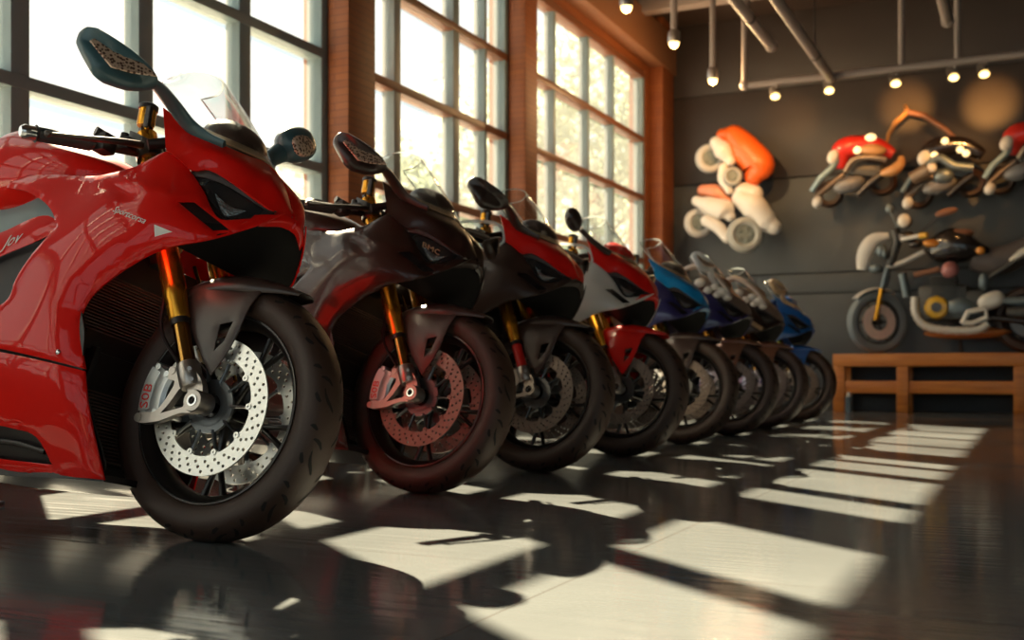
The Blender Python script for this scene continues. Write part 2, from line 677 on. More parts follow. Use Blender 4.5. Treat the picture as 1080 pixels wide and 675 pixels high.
def disc_mb(c, y, R=0.168, ri=0.121, holes=True):
    cx, cz = c[0], c[2]
    n = 120
    outer = [(cx + R * math.cos(2 * PI * i / n), cz + R * math.sin(2 * PI * i / n)) for i in range(n)]
    inner = []
    for i in range(n):
        a = 2 * PI * i / n
        r = ri - 0.009 * max(0, math.cos(a * 10)) ** 3
        inner.append((cx + r * math.cos(a), cz + r * math.sin(a)))
    H = [inner]
    if holes:
        for q in range(30):
            for r, da in ((0.134, 0.0), (0.146, 0.33), (0.158, 0.66)):
                a = 2 * PI * (q + da) / 30
                hx, hz = cx + r * math.cos(a), cz + r * math.sin(a)
                H.append([(hx + 0.0043 * math.cos(2 * PI * i / 8), hz + 0.0043 * math.sin(2 * PI * i / 8)) for i in range(8)])
    mb = MB().plate(outer, H, lambda a, b, d: (a, d, b), y - 0.0025, y + 0.0025)
    # floating bobbins
    for q in range(10):
        a = 2 * PI * q / 10
        mb.lathe([(0.003, -0.005), (0.0075, -0.005), (0.0075, 0.005), (0.003, 0.005)], (cx + 0.116 * math.cos(a), y, cz + 0.116 * math.sin(a)), 'Y', 14, 0, closed=True)
    return mb


def carrier_mb(c, y):
    cx, cz = c[0], c[2]
    n = 80
    out, inn = [], []
    for i in range(n):
        a = 2 * PI * i / n
        out.append((cx + 0.066 * math.cos(a), cz + 0.066 * math.sin(a)))
        inn.append((cx + 0.046 * math.cos(a), cz + 0.046 * math.sin(a)))
    mb = MB().plate(out, [inn], lambda a, b, d: (a, d, b), y - 0.004, y + 0.004)
    for q in range(10):
        a = 2 * PI * q / 10
        d = Vector((math.cos(a), 0, math.sin(a)))
        C = Vector((cx, y, cz))
        mb.tube([C + d * 0.060, C + d * 0.09, C + d * 0.114], [0.0085, 0.0055, 0.0075], 8, 0, flat=0.55)
    mb.lathe([(0.030, 0.012), (0.050, 0.004), (0.050, -0.004), (0.030, -0.004)], (cx, y, cz), 'Y', 32, 0, closed=True)
    return mb


K('ftyre', 'front_tyre', tyre_mb(AX), ['rubber', 'groove'])
K('frim', 'front_rim', rim_mb(AX), ['rim', 'rimedge'], sharp=45)
for side, sg in (('r', -1), ('l', 1)):
    K('disc' + side, 'brake_disc', disc_mb(AX, sg * 0.064), ['disc'], sharp=30)
    K('carr' + side, 'disc_carrier', carrier_mb(AX, sg * 0.060), ['carrier'], 'disc' + side)

# --- fork: lower axle at AX, rake about 24 degrees
FD = Vector((-0.131, 0, 0.298)).normalized()


def fpt(z, y):
    return Vector((-0.049 - (z - 0.397) * 0.4396, y, z))


for side, sg in (('r', -1), ('l', 1)):
    y = sg * 0.103
    up = MB()
    up.tube([fpt(0.520, y), fpt(0.523, y), fpt(0.566, y), fpt(0.572, y), fpt(0.60, y), fpt(0.70, y), fpt(1.03, y)], [0.0245, 0.0262, 0.0262, 0.0285, 0.0300, 0.0285, 0.0270], 24)
    K('fup' + side, 'fork_tube', up, ['gold'], sharp=30)
    K('fcap' + side, 'fork_cap', MB().tube([fpt(1.028, y), fpt(1.052, y)], [0.019, 0.017], 6).tube([fpt(1.045, y), fpt(1.066, y)], [0.010, 0.009], 12), ['plastic'], 'fup' + side)
    lo = MB().tube([fpt(0.39, y), fpt(0.526, y)], 0.0205, 20)
    K('flo' + side, 'fork_stanchion', lo, ['stanchion'])
    seal = MB().tube([fpt(0.506, y), fpt(0.521, y)], [0.0235, 0.0245], 20)
    K('fseal' + side, 'dust_seal', seal, ['plastic'], 'flo' + side)
    # cast fork foot: clamp on the tube, axle boss and the arm that carries the caliper
    ft = MB().tube([fpt(0.352, y), fpt(0.36, y), fpt(0.404, y), fpt(0.410, y)], [0.024, 0.0285, 0.0290, 0.0265], 20)
    yo = sg * 0.128
    ft.lathe([(0.0140, -0.026), (0.0250, -0.026), (0.0275, -0.020), (0.0275, 0.024), (0.0140, 0.024)], (AX.x, y, AX.z), 'Y', 28, closed=True)
    arm = [(0.012, 0.345), (-0.028, 0.398), (-0.072, 0.404), (-0.093, 0.398), (-0.100, 0.372), (-0.078, 0.366), (-0.094, 0.325), (-0.122, 0.292),
           (-0.170, 0.286), (-0.176, 0.268), (-0.120, 0.266), (-0.045, 0.288), (-0.006, 0.293)]
    hole = [(-0.040, 0.360), (-0.060, 0.345), (-0.082, 0.312), (-0.104, 0.287), (-0.040, 0.303), (-0.026, 0.322)]
    ft.plate(smooth_loop(arm, 0.008), [hole], lambda a, b, d: (a, d, b), y - 0.010, y + 0.010)
    ft.tube([Vector((-0.172, y - sg * 0.012, 0.276)), Vector((-0.172, y + sg * 0.012, 0.276))], 0.011, 12)
    ft.tube([Vector((-0.090, y - sg * 0.012, 0.392)), Vector((-0.090, y + sg * 0.012, 0.392))], 0.010, 12)
    # clamp bolts
    for zz in (0.366, 0.392):
        p = fpt(zz, y) + Vector((0.02, sg * 0.022, 0))
        ft.tube([p, p + Vector((0.006, sg * 0.008, 0))], 0.0055, 8)
    K('ffoot' + side, 'fork_foot', ft, ['cast'], sharp=32)
    axn = MB().lathe([(0.0095, -0.004), (0.0142, -0.004), (0.0142, 0.004), (0.0095, 0.004)], (AX.x, sg * 0.127, AX.z), 'Y', 24, closed=True)
    axn.lathe([(0.0001, 0.0), (0.0095, 0.0)], (AX.x, sg * 0.118, AX.z), 'Y', 20, 1)
    K('faxle' + side, 'axle_nut', axn, ['chrome', 'plastic'], 'ffoot' + side)
    # radial caliper: curved block over the edge of the disc, behind the leg
    cal = MB()
    a0, a1 = math.radians(147), math.radians(192)
    prof = [(0.112, -0.034), (0.120, -0.042), (0.168, -0.042), (0.186, -0.034), (0.190, 0.0), (0.186, 0.034), (0.168, 0.040), (0.120, 0.040), (0.112, 0.03),
            (0.112, 0.006), (0.172, 0.006), (0.172, -0.006), (0.112, -0.006)]
    cal.lathe(prof, (AX.x, sg * 0.064, AX.z), 'Y', 14, 0, a0, a1, closed=True)
    for aa in (a0 + 0.02, a1 - 0.02):
        for rr in (0.13, 0.165):
            pc = Vector((AX.x + rr * math.cos(aa), 0, AX.z + rr * math.sin(aa)))
            cal.tube([pc + Vector((0, sg * 0.064 - 0.046, 0)), pc + Vector((0, sg * 0.064 + 0.046, 0))], 0.008, 10)
    K('cal' + side, 'brake_caliper', cal, ['caliper'], sharp=32)
    # printed strip on the outer face of the caliper
    strip_ = MB()
    m_ = 12
    VV = []
    for i in range(m_ + 1):
        a = math.radians(151) + (math.radians(187) - math.radians(151)) * i / m_
        for r, d in ((0.150, 0.1060), (0.150, 0.1072), (0.182, 0.1072), (0.182, 0.1060)):
            VV.append((AX.x + r * math.cos(a), sg * d, AX.z + r * math.sin(a)))
    FF = [(4 * i + j, 4 * i + 4 + j, 4 * i + 4 + (j + 1) % 4, 4 * i + (j + 1) % 4) for i in range(m_) for j in range(4)]
    FF += [(0, 1, 2, 3), (4 * m_ + 3, 4 * m_ + 2, 4 * m_ + 1, 4 * m_)]
    strip_.add(VV, FF)
    K('calstrip' + side, 'label_strip', strip_, ['caliper'], 'cal' + side)
    txt = text_mb('S0B', 0.040, 0.0006, lambda u, v, w: (
        AX.x + (0.154 + v * 0.85) * math.cos(math.radians(186) - u / 0.160),
        sg * (0.1078 + w),
        AX.z + (0.154 + v * 0.85) * math.sin(math.radians(186) - u / 0.160)))
    K('caltxt' + side, 'lettering', txt, ['reddecal'], 'cal' + side)
    K('hose' + side, 'brake_hose', MB().tube([catmull([Vector((-0.11, sg * 0.075, 0.42)), Vector((-0.17, sg * 0.09, 0.50)), Vector((-0.19, sg * 0.08, 0.60)), Vector((-0.24, sg * 0.06, 0.72))], i / 12) for i in range(13)], 0.005, 8), ['plastic'])

# --- front fender
fen = MB()
prof = []
for i in range(15):
    t = -1 + 2 * i / 14
    y = 0.083 * math.sin(t * PI / 2)
    r = 0.337 - 0.046 * (abs(t) ** 2.4)
    prof.append((r, y))
inner = [(r - 0.006, y * 0.95) for r, y in reversed(prof)]
NA = 30
A0, A1 = math.radians(57), math.radians(133)
V, F = [], []
ring = prof + inner
kk = len(ring)
for i in range(NA + 1):
    t = i / NA
    a = A0 + (A1 - A0) * t
    nar = 1.0 - 0.62 * max(0, (0.34 - t) / 0.34) ** 1.6 - 0.25 * max(0, (t - 0.85) / 0.15)
    lift = 0.012 * max(0, (0.2 - t) / 0.2) ** 1.5
    for r, y in ring:
        # the pointed tip is narrow and keeps only the crown of the section
        rr = 0.337 - (0.337 - r) * (nar ** 1.3) if r > 0.32 or nar < 1 else r
        V.append((AX.x + (rr + lift) * math.cos(a), y * nar, AX.z + (rr + lift) * math.sin(a)))
for i in range(NA):
    for j in range(kk):
        j2 = (j + 1) % kk
        F.append((i * kk + j, (i + 1) * kk + j, (i + 1) * kk + j2, i * kk + j2))
F.append(tuple(range(kk)))
F.append(tuple(reversed(range(NA * kk, (NA + 1) * kk))))
fen.add(V, F)
wing = smooth_loop([(-0.145, 0.595, 1), (-0.060, 0.622), (0.010, 0.634), (0.070, 0.628), (0.098, 0.604), (0.082, 0.560), (0.062, 0.490), (0.042, 0.440),
                    (0.006, 0.386, 1), (-0.045, 0.455), (-0.086, 0.515), (-0.122, 0.552)], 0.012)
slot = smooth_loop([(0.010, 0.512, 1), (0.045, 0.520, 1), (0.030, 0.470, 1), (0.006, 0.445, 1)], 0.012)
wd = TPS([(-0.145, 0.595, -0.076), (0.0, 0.634, -0.066), (0.098, 0.604, -0.068), (-0.086, 0.515, -0.092), (0.0, 0.55, -0.089), (0.06, 0.49, -0.086),
          (0.006, 0.386, -0.090), (-0.045, 0.455, -0.094), (0.02, 0.46, -0.092), (0.08, 0.57, -0.079), (-0.05, 0.6, -0.084)])
for sg in (-1, 1):
    w = panel(wing, [slot], wd, 0.006, 0.014, 0, 0.002)
    fen.merge(w if sg < 0 else w.mirrored())
K('fender', 'front_fender', fen, ['fender'], sharp=50)

# --- body depth: half width of the fairing as a function of (x, z)
SIDE = TPS([(-0.085, .878, -.165), (0.093, .79, -.085), (.118, .800, -.045), (-.004, .693, -.195), (.057, .736, -.14), (-.09, .667, -.22),
            (-.229, .582, -.25), (-.281, .503, -.262), (-.26, .40, -.256), (-.242, .357, -.25), (-.2, .116, -.17), (-.37, .12, -.17),
            (-.53, .13, -.17), (-.35, .25, -.232), (-.51, .40, -.264), (-.52, .55, -.258), (-.42, .73, -.252), (-.47, .78, -.240),
            (-.58, .84, -.225), (-.4, .878, -.205), (-.34, .873, -.213), (-.23, .887, -.212), (-.153, .931, -.200), (-.3, .70, -.268),
            (-.09, .78, -.226), (.01, .758, -.150), (-.012, .779, -.160), (-.012, .73, -.19), (-.75, .43, -.25), (-.75, .18, -.17),
            (-.72, .88, -.19), (-.72, .52, -.245), (.05, .77, -.118), (-.18, .80, -.240), (-.2, .66, -.25), (-.4, .6, -.268)], 3e-3)


def smoothstep(a, b, x):
    t = max(0.0, min(1.0, (x - a) / (b - a)))
    return t * t * (3 - 2 * t)


def seg_dist(x, z, a, b):
    ax, az = a
    bx, bz = b
    dx, dz = bx - ax, bz - az
    l2 = dx * dx + dz * dz
    t = max(0, min(1, ((x - ax) * dx + (z - az) * dz) / l2))
    px, pz = ax + dx * t, az + dz * t
    s = (dx * (z - az) - dz * (x - ax))
    return math.copysign(math.hypot(x - px, z - pz), s), t


FOLD = [(-.06, .735), (-.20, .685), (-.315, .60), (-.352, .52), (-.335, .43), (-.315, .36), (-.275, .22), (-.240, .10)]


def side_depth(x, z):
    y = SIDE(x, z)
    # pressed crease running forward from the cockpit corner
    d, t = seg_dist(x, z, (-0.345, 0.868), (-0.07, 0.795))
    y -= 0.010 * math.exp(-(d / 0.016) ** 2) * smoothstep(0, .25, t) * (1 - 0.6 * t)
    d, t = seg_dist(x, z, (-0.345, 0.866), (-0.16, 0.752))
    y += 0.009 * math.exp(-((d - 0.016) / 0.020) ** 2) * smoothstep(0, .3, t) * smoothstep(1, .6, t)
    # folded front edge beside the wheel and radiator
    best, sg_ = 9.0, 1.0
    for a, b in zip(FOLD, FOLD[1:]):
        d, t = seg_dist(x, z, a, b)
        if abs(d) < abs(best):
            best = d
    if best > 0:
        y += 0.30 * (best - 0.010 * (1 - math.exp(-best / 0.010))) * smoothstep(0.80, 0.62, z)
    return y


def both(key, name, mb, mats, **kw):
    K(key + 'r', name, mb, mats, **kw)
    K(key + 'l', name, mb.mirrored(), mats, **kw)


upper = smooth_loop([(-.70, .905, 1), (-.50, .890), (-.406, .879), (-.345, .874), (-.231, .888), (-.153, .931, 1), (-.112, .902), (-.092, .880, 1),
                     (-.045, .826), (-.012, .777), (.010, .757), (.050, .768), (.089, .783), (.116, .806, 1), (.093, .772), (.057, .736), (-.004, .693), (-.09, .667), (-.16, .632),
                     (-.229, .582), (-.265, .545), (-.281, .503), (-.275, .45), (-.259, .401), (-.247, .366, 1), (-.506, .410), (-.76, .445, 1),
                     (-.76, .500, 1), (-.56, .520), (-.524, .540), (-.512, .595), (-.413, .728, 1), (-.47, .785), (-.579, .842), (-.70, .875, 1)], 0.016)
duct = smooth_loop([(-.076, .783, 1), (-.050, .792, 1), (.036, .731, 1), (.008, .722, 1)], 0.012)
both('side', 'side_fairing', panel(upper, [duct], side_depth, 0.009, 0.013), ['body'], sharp=40)
both('ductb', 'air_duct', panel(smooth_loop([(-.09, .79, 1), (-.045, .803, 1), (.044, .735, 1), (.004, .718, 1)], 0.02), [], SIDE, 0.004, 0.02, 0.022, 0), ['plastic'], parent=None)
lower = smooth_loop([(-.248, .361, 1), (-.228, .25), (-.199, .116, 1), (-.368, .119), (-.532, .127), (-.80, .165, 1), (-.76, .435, 1), (-.506, .402)], 0.018)
vent = smooth_loop([(-.64, .240, 1), (-.466, .222), (-.388, .203), (-.349, .143, 1), (-.503, .150), (-.64, .158, 1)], 0.016)
both('low', 'lower_fairing', panel(lower, [vent], side_depth, 0.009, 0.016), ['lower'], sharp=40)
both('ventb', 'side_vent', panel(smooth_loop([(-.66, .25, 1), (-.466, .235), (-.375, .21), (-.33, .135, 1), (-.503, .14), (-.66, .15, 1)], 0.02), [], SIDE, 0.004, 0.025, 0.024, 0)
     .tube([(-.64, SIDE(-.64, .20) + .012, .20), (-.47, SIDE(-.47, .19) + .012, .19), (-.375, SIDE(-.375, .172) + .012, .172)], 0.007, 8), ['plastic'])
both('bolt', 'fairing_bolt', MB().blob((-0.312, side_depth(-0.312, .392), .400), (0.007, 0.004, 0.007), nu=12, nv=8), ['chrome'])

# frame cover behind the fairing, with white stripe lettering, and the dark duct under it
cov = smooth_loop([(-.84, .735, 1), (-.663, .742), (-.490, .772), (-.418, .728, 1), (-.50, .700), (-.62, .672), (-.84, .625, 1)], 0.02)
both('cover', 'frame_cover', panel(cov, [], SIDE, 0.006, 0.022, 0.020), ['body'])
cdk = smooth_loop([(-.84, .66, 1), (-.62, .690), (-.44, .722, 1), (-.50, .62), (-.54, .53, 1), (-.84, .53, 1)], 0.02)
both('coverd', 'frame_panel', panel(cdk, [], SIDE, 0.006, 0.022, 0.040), ['plastic'])

both('spar', 'frame_spar', panel(smooth_loop([(-.84, .87, 1), (-.55, .86), (-.44, .80, 1), (-.44, .74, 1), (-.84, .71, 1)], .03), [], SIDE, .008, .03, .055, 0), ['spar'])
# --- nose cowl: from the screen edge down to the lamp opening
T = [(-0.219, -0.170, 1.065), (-0.154, -0.160, 1.024), (-0.092, -0.145, 0.988), (-0.042, -0.115, 0.966), (-0.012, -0.070, 0.960), (0.002, 0.000, 0.965), (0.063, 0.000, 0.906), (0.104, 0.000, 0.826)]
B = [(-0.153, -0.200, 0.931), (-0.114, -0.187, 0.904), (-0.085, -0.170, 0.882), (-0.049, -0.152, 0.887), (0.006, -0.126, 0.861), (0.060, -0.098, 0.827), (0.093, -0.068, 0.806), (0.104, -0.004, 0.800)]
mid = []
for i, (p, q) in enumerate(zip(T, B)):
    m_ = (Vector(p) + Vector(q)) / 2
    bul = [0.006, 0.010, 0.014, 0.018, 0.022, 0.026, 0.024, 0.006][i]
    mid.append(tuple(m_ + Vector((0.55 * bul, -0.75 * bul, 0.35 * bul))))
cw = patch([T, mid, B], 40, 14, 0.007)
cowl = MB().merge(cw).merge(cw.mirrored())
K('cowl', 'nose_cowl', cowl, ['nose'], sharp=42, weld=0.0008)
both('cbolt', 'cowl_bolt', MB().blob((-0.058, -0.139, 0.945), (0.006, 0.006, 0.006), nu=10, nv=6), ['chrome'])
# lower lip under the nose joining both sides
lipT = [(0.070, -0.100, 0.783), (0.095, -0.068, 0.795), (0.112, -0.03, 0.805), (0.116, 0.0, 0.806)]
lipB = [(0.050, -0.128, 0.745), (0.078, -0.080, 0.760), (0.097, -0.035, 0.775), (0.102, 0.0, 0.778)]
lp = patch([lipT, [tuple((Vector(a) + Vector(b)) / 2 + Vector((0.006, 0, 0))) for a, b in zip(lipT, lipB)], lipB], 16, 6, 0.006)
K('lip', 'nose_lip', MB().merge(lp).merge(lp.mirrored()), ['noselow'], weld=0.0008)

# --- headlamps: recessed dark bezel, glossy lens and reflector
hl = smooth_loop([(-.105, .892, 1), (-.045, .895), (.006, .872), (.06, .836), (.092, .808, 1), (.080, .782), (.012, .748), (-.02, .765)], 0.016)
hd = TPS([(-.10, .89, -.163), (-.045, .89, -.148), (.006, .865, -.120), (.06, .83, -.090), (.10, .805, -.062), (.085, .78, -.078), (.012, .75, -.135), (-.02, .77, -.150), (0, .82, -.118)])
both('lamp', 'headlamp', panel(hl, [], hd, 0.006, 0.016, 0.012, 0), ['plastic'])
lens = smooth_loop([(-.072, .862), (-.03, .862), (.02, .838), (.072, .806), (.066, .792, 1), (.012, .768), (-.01, .782)], 0.014)
for side in ('r', 'l'):
    p = panel(lens, [], hd, 0.004, 0.014, 0.006, 0.003)
    K('lens' + side, 'lamp_lens', p if side == 'r' else p.mirrored(), ['lens'], 'lamp' + side)
    p = panel(smooth_loop([(-.035, .835, 1), (-.018, .818), (.015, .800), (.040, .796, 1), (.02, .780), (.008, .774), (-.012, .792)], 0.008), [], hd, 0.004, 0.008, 0.003, 0.002)
    K('refl' + side, 'lamp_reflector', p if side == 'r' else p.mirrored(), ['drl'], 'lamp' + side)
    p = panel(smooth_loop([(-.10, .888, 1), (-.045, .890), (.006, .866), (.06, .832), (.100, .806, 1), (.090, .799, 1), (.05, .822), (.0, .850), (-.05, .868), (-.088, .872, 1)], 0.014), [], hd, 0.006, 0.012, 0.001, 0.003)
    K('brow' + side, 'lamp_brow', p if side == 'r' else p.mirrored(), ['satin'], 'lamp' + side)

# --- dark intake box under the nose
chin = smooth_loop([(.090, .790, 1), (.086, .772), (.054, .739), (-.004, .697), (-.070, .676, 1), (-.125, .745, 1), (-.02, .742), (.03, .752)], 0.02)


def cd(x, z):
    return min(-0.03, SIDE(x, z) + 0.014)


ch = MB()
pr = panel(chin, [], cd, 0.004, 0.022, 0.0, 0.0)
ch.merge(pr).merge(pr.mirrored())
nn = len(chin)
VV = []
for x, z in chin:
    y = cd(x, z)
    VV += [(x, y, z), (x, -y, z)]
ch.add(VV, [(2 * i, 2 * ((i + 1) % nn), 2 * ((i + 1) % nn) + 1, 2 * i + 1) for i in range(nn)])
K('chin', 'air_intake', ch, ['dark'], sharp=40)

# --- screen: bubble rising from the cowl edge
b0 = [(-0.180, -0.160, 1.038), (-0.120, -0.146, 1.003), (-0.062, -0.122, 0.976), (-0.024, -0.070, 0.966), (-0.004, 0, 0.966)]
b1 = [(-0.235, -0.150, 1.098), (-0.165, -0.137, 1.075), (-0.115, -0.108, 1.062), (-0.080, -0.060, 1.058), (-0.066, 0, 1.056)]
b2 = [(-0.290, -0.122, 1.160), (-0.225, -0.112, 1.150), (-0.180, -0.088, 1.150), (-0.150, -0.048, 1.150), (-0.138, 0, 1.150)]
b3 = [(-0.322, -0.062, 1.215), (-0.275, -0.066, 1.222), (-0.245, -0.052, 1.230), (-0.222, -0.028, 1.234), (-0.212, 0, 1.235)]


def mirror_rows(rows):
    return [r + [(x, -y, z) for x, y, z in reversed(r[:-1])] for r in rows]


srows = mirror_rows([b0, b1, b2, b3])
K('screen', 'windscreen', patch(srows, 32, 18, 0.003), ['screen'], sharp=60)
edge = [catmull([Vector(p) for p in srows[3]], i / 30) for i in range(31)]
sideR = [catmull([Vector(r[0]) for r in srows], i / 14) for i in range(15)]
sideL = [Vector((p.x, -p.y, p.z)) for p in sideR]
K('sedge', 'screen_edge', MB().tube(sideR[:-1] + edge + list(reversed(sideL))[1:], 0.0024, 6), ['screenedge'], 'screen')
strip = [[tuple(Vector(p) + Vector((0, 0.001, 0.004))) for p in b0], [tuple(Vector(p) * 0.68 + Vector(q) * 0.32 + Vector((-.004, .004, 0))) for p, q in zip(b0, b1)]]
st = patch(mirror_rows(strip), 32, 3, 0.003)
K('strim', 'screen_trim', st, ['tan'], 'screen')

# --- dash and cockpit
dash = MB()
dash.blob((-0.125, 0, 1.015), (0.095, 0.078, 0.072), rot=Matrix.Rotation(.45, 3, 'Y'), pw=0.85)
dash.box((-0.245, 0, 1.012), (0.035, 0.15, 0.085), bev=0.01, rot=Matrix.Rotation(0.35, 3, 'Y'))
K('dash', 'instrument_panel', dash, ['fender'])
yoke = MB()
yk = smooth_loop([(-0.355, -0.135), (-0.300, -0.142), (-0.272, -0.10), (-0.290, 0), (-0.272, 0.10), (-0.300, 0.142), (-0.355, 0.135), (-0.37, 0.05), (-0.37, -0.05)], 0.03)
yoke.prism(yk, lambda a, b, d: (a, b, d - (a + 0.3) * 0.44), 0.985, 1.008)
yoke.tube([(-0.30, 0, 0.70), (-0.372, 0, 1.03)], 0.028, 18)
yk2 = [(x + 0.105, y) for x, y in yk]
yoke.prism(yk2, lambda a, b, d: (a, b, d - (a + 0.2) * 0.44), 0.75, 0.785)
K('yoke', 'triple_clamp', yoke, ['plastic'])
for side, sg in (('r', -1), ('l', 1)):
    base = Vector((-0.302, sg * 0.103, 0.972))
    out = Vector((-0.418, sg * 0.385, 0.916))
    d = (out - base).normalized()
    hb = MB().tube([base, out], 0.011, 14)
    hb.tube([fpt(0.955, sg * 0.103), fpt(0.992, sg * 0.103)], 0.036, 20)
    K('bar' + side, 'handlebar', hb, ['steeld'])
    gp = MB().tube([base + d * 0.155, base + d * 0.160, base + d * 0.285, base + d * 0.290], [0.017, 0.0185, 0.0180, 0.022], 18)
    K('grip' + side, 'hand_grip', gp, ['grip'], 'bar' + side)
    we = MB().tube([base + d * 0.288, base + d * 0.292, base + d * 0.318, base + d * 0.326], [0.014, 0.018, 0.018, 0.012], 16)
    K('weight' + side, 'bar_end', we, ['chrome'], 'bar' + side)
    sw = MB()
    q = base + d * 0.125
    sw.box(q + Vector((0.004, 0, 0.006)), (0.044, 0.045, 0.05), bev=0.008)
    sw.box(base + d * 0.075 + Vector((0.01, 0, 0.012)), (0.05, 0.035, 0.034), bev=0.007)
    sw.tube([base + d * 0.075 + Vector((0.0, 0, 0.02)), base + d * 0.075 + Vector((0.0, 0, 0.045))], [0.012, 0.010], 12)
    sw.tube([base + d * 0.12 + Vector((0.0, 0, 0.028)), base + d * 0.15 + Vector((0.0, 0, 0.038))], [0.010, 0.012], 10)
    K('switch' + side, 'switch_block', sw, ['plastic'], 'bar' + side)
    lv = [base + d * 0.06 + Vector((0.045, 0, 0.012)), base + d * 0.13 + Vector((0.062, 0, 0.006)), base + d * 0.22 + Vector((0.060, 0, -0.002)), base + d * 0.295 + Vector((0.050, 0, -0.006))]
    lvp = [catmull(lv, i / 12) for i in range(13)]
    lvr = [0.010 - 0.005 * i / 12 for i in range(13)]
    lvm = MB().tube(lvp, lvr, 10).blob(lvp[-1], (0.009, 0.009, 0.009), nu=12, nv=8)
    K('lever' + side, 'brake_lever' if sg < 0 else 'clutch_lever', lvm, ['steeld'], 'bar' + side)
    mc = MB().tube([base + d * 0.045 + Vector((0.045, 0, 0.016)), base + Vector((0.065, 0, 0.03))], 0.014, 14)
    K('master' + side, 'master_cylinder', mc, ['plastic'], 'bar' + side)
rs = MB().lathe([(0.001, -0.028), (0.021, -0.028), (0.023, -0.022), (0.023, 0.020), (0.001, 0.020)], (-0.322, -0.118, 1.075), 'Z', 20)
rs.tube([(-0.322, -0.118, 1.05), (-0.30, -0.105, 1.0)], 0.006, 8)
K('resv', 'fluid_reservoir', rs, ['gold'])
K('resc', 'reservoir_cap', MB().lathe([(0.001, 0.034), (0.020, 0.034), (0.0255, 0.030), (0.0255, 0.018), (0.001, 0.018)], (-0.322, -0.118, 1.075), 'Z', 20)
  .box((-0.30, -0.135, 1.065), (0.018, 0.012, 0.06), bev=0.004), ['plastic'], 'resv')

# --- mirrors
mo = [(-0.194, -0.500, 1.070), (-0.190, -0.502, 1.088), (-0.176, -0.500, 1.100), (-0.150, -0.490, 1.098), (-0.128, -0.460, 1.088), (-0.108, -0.420, 1.076), (-0.090, -0.375, 1.057), (-0.090, -0.345, 1.043),
      (-0.100, -0.335, 1.030), (-0.116, -0.350, 1.018), (-0.128, -0.392, 1.000), (-0.146, -0.445, 0.994), (-0.156, -0.472, 1.004), (-0.178, -0.492, 1.042)]

mo = [(x + 0.020, y, z - 0.009) for x, y, z in mo]


def mirror_head(mo):
    P = [Vector(p) for p in mo]
    c = sum(P, Vector()) / len(P)
    n = Vector((0.80, -0.52, 0.25)).normalized()
    loop = []
    m = len(P)
    for i in range(m):
        for j in range(4):
            loop.append(catmull([P[(i - 1) % m], P[i], P[(i + 1) % m], P[(i + 2) % m]], (1 + j / 4) / 3) * 0.5 + (P[i] * (1 - j / 4) + P[(i + 1) % m] * (j / 4)) * 0.5)
    k = len(loop)
    V, F = [], []
    rings = [(0.97, -0.014), (1.0, -0.008), (1.0, 0.0), (0.97, 0.006), (0.86, 0.012), (0.72, 0.0155), (0.5, 0.017), (0.2, 0.018)]
    for s, h in rings:
        for p in loop:
            V.append(c + (p - c) * s + n * h)
    for r in range(len(rings) - 1):
        for i in range(k):
            F.append((r * k + i, r * k + (i + 1) % k, (r + 1) * k + (i + 1) % k, (r + 1) * k + i))
    F.append(tuple(range(k)))
    F.append(tuple(range((len(rings) - 1) * k, len(rings) * k)))
    return MB().add(V, F), c, n


def mirror_set(side, M, only=None):
    hm, c, n = mirror_head(mo)
    mi_ = [(-0.166, -0.478, 1.064), (-0.158, -0.474, 1.078), (-0.138, -0.448, 1.079), (-0.120, -0.415, 1.068), (-0.099, -0.368, 1.038), (-0.101, -0.360, 1.030), (-0.122, -0.405, 1.019), (-0.140, -0.440, 1.017)]
    ins = MB()
    P = [Vector(p) + Vector((0.020, 0, -0.010)) for p in mi_]
    ci = sum(P, Vector()) / len(P)
    P = [ci + (p - ci) * 1.16 for p in P]
    kx = len(P)

    def lift(p, e):
        q = p - n * (p - c).dot(n)
        return q + n * (0.0165 + e)
    ins.add([lift(p, 0.0) for p in P] + [lift(ci + (p - ci) * 0.95, 0.003) for p in P] + [lift(ci, 0.004)],
            [(i, (i + 1) % kx, kx + (i + 1) % kx, kx + i) for i in range(kx)] + [(kx + i, kx + (i + 1) % kx, 2 * kx) for i in range(kx)])
    gl = MB()
    Q = [c + (Vector(p) - c) * 0.9 - n * 0.0150 for p in mo]
    gl.add(Q + [q + n * 0.002 for q in Q], [tuple(range(len(Q))), tuple(reversed(range(len(Q), 2 * len(Q))))] + [(i, (i + 1) % len(Q), len(Q) + (i + 1) % len(Q), len(Q) + i) for i in range(len(Q))])
    stk = [Vector((-0.090, -0.352, 1.032)), Vector((-0.100, -0.300, 1.032)), Vector((-0.116, -0.235, 1.024)), Vector((-0.113, -0.178, 1.001)), Vector((-0.080, -0.144, 0.978)), Vector((-0.040, -0.124, 0.964))]
    sp = [catmull(stk, i / 20) for i in range(21)]
    sm = MB().tube(sp, [0.016 + 0.006 * math.sin(PI * i / 20) for i in range(21)], 12, flat=0.55)
    hm.xform(M); ins.xform(M); gl.xform(M)
    sm.xform(M)
    K('mir' + side, 'mirror', hm, ['mirror'], sharp=50, only=only)
    K('mins' + side, 'mirror_insert', ins, ['insert'], 'mir' + side, only=only)
    K('mgl' + side, 'mirror_glass', gl, ['chrome'], 'mir' + side, only=only)
    K('mst' + side, 'mirror_stalk', sm, ['mirror'], 'mir' + side, only=only)


mirror_set('r', Matrix.Identity(4))
mirror_set('l', Matrix.Scale(-1, 4, (0, 1, 0)), only='plain')
K('mss', 'mirror_stalk', MB().tube([(-.10, -.148, .985), (-.15, -.24, 1.02), (-.18, -.34, 1.05)], [.016, .014, .012], 12), ['mirror'], only='smallmirror')
K('msm', 'mirror', MB().blob((-.19, -.40, 1.075), (.036, .062, .046), rot=Matrix.Rotation(-.5, 3, 'X'), pw=.85), ['mirror'], only='smallmirror')
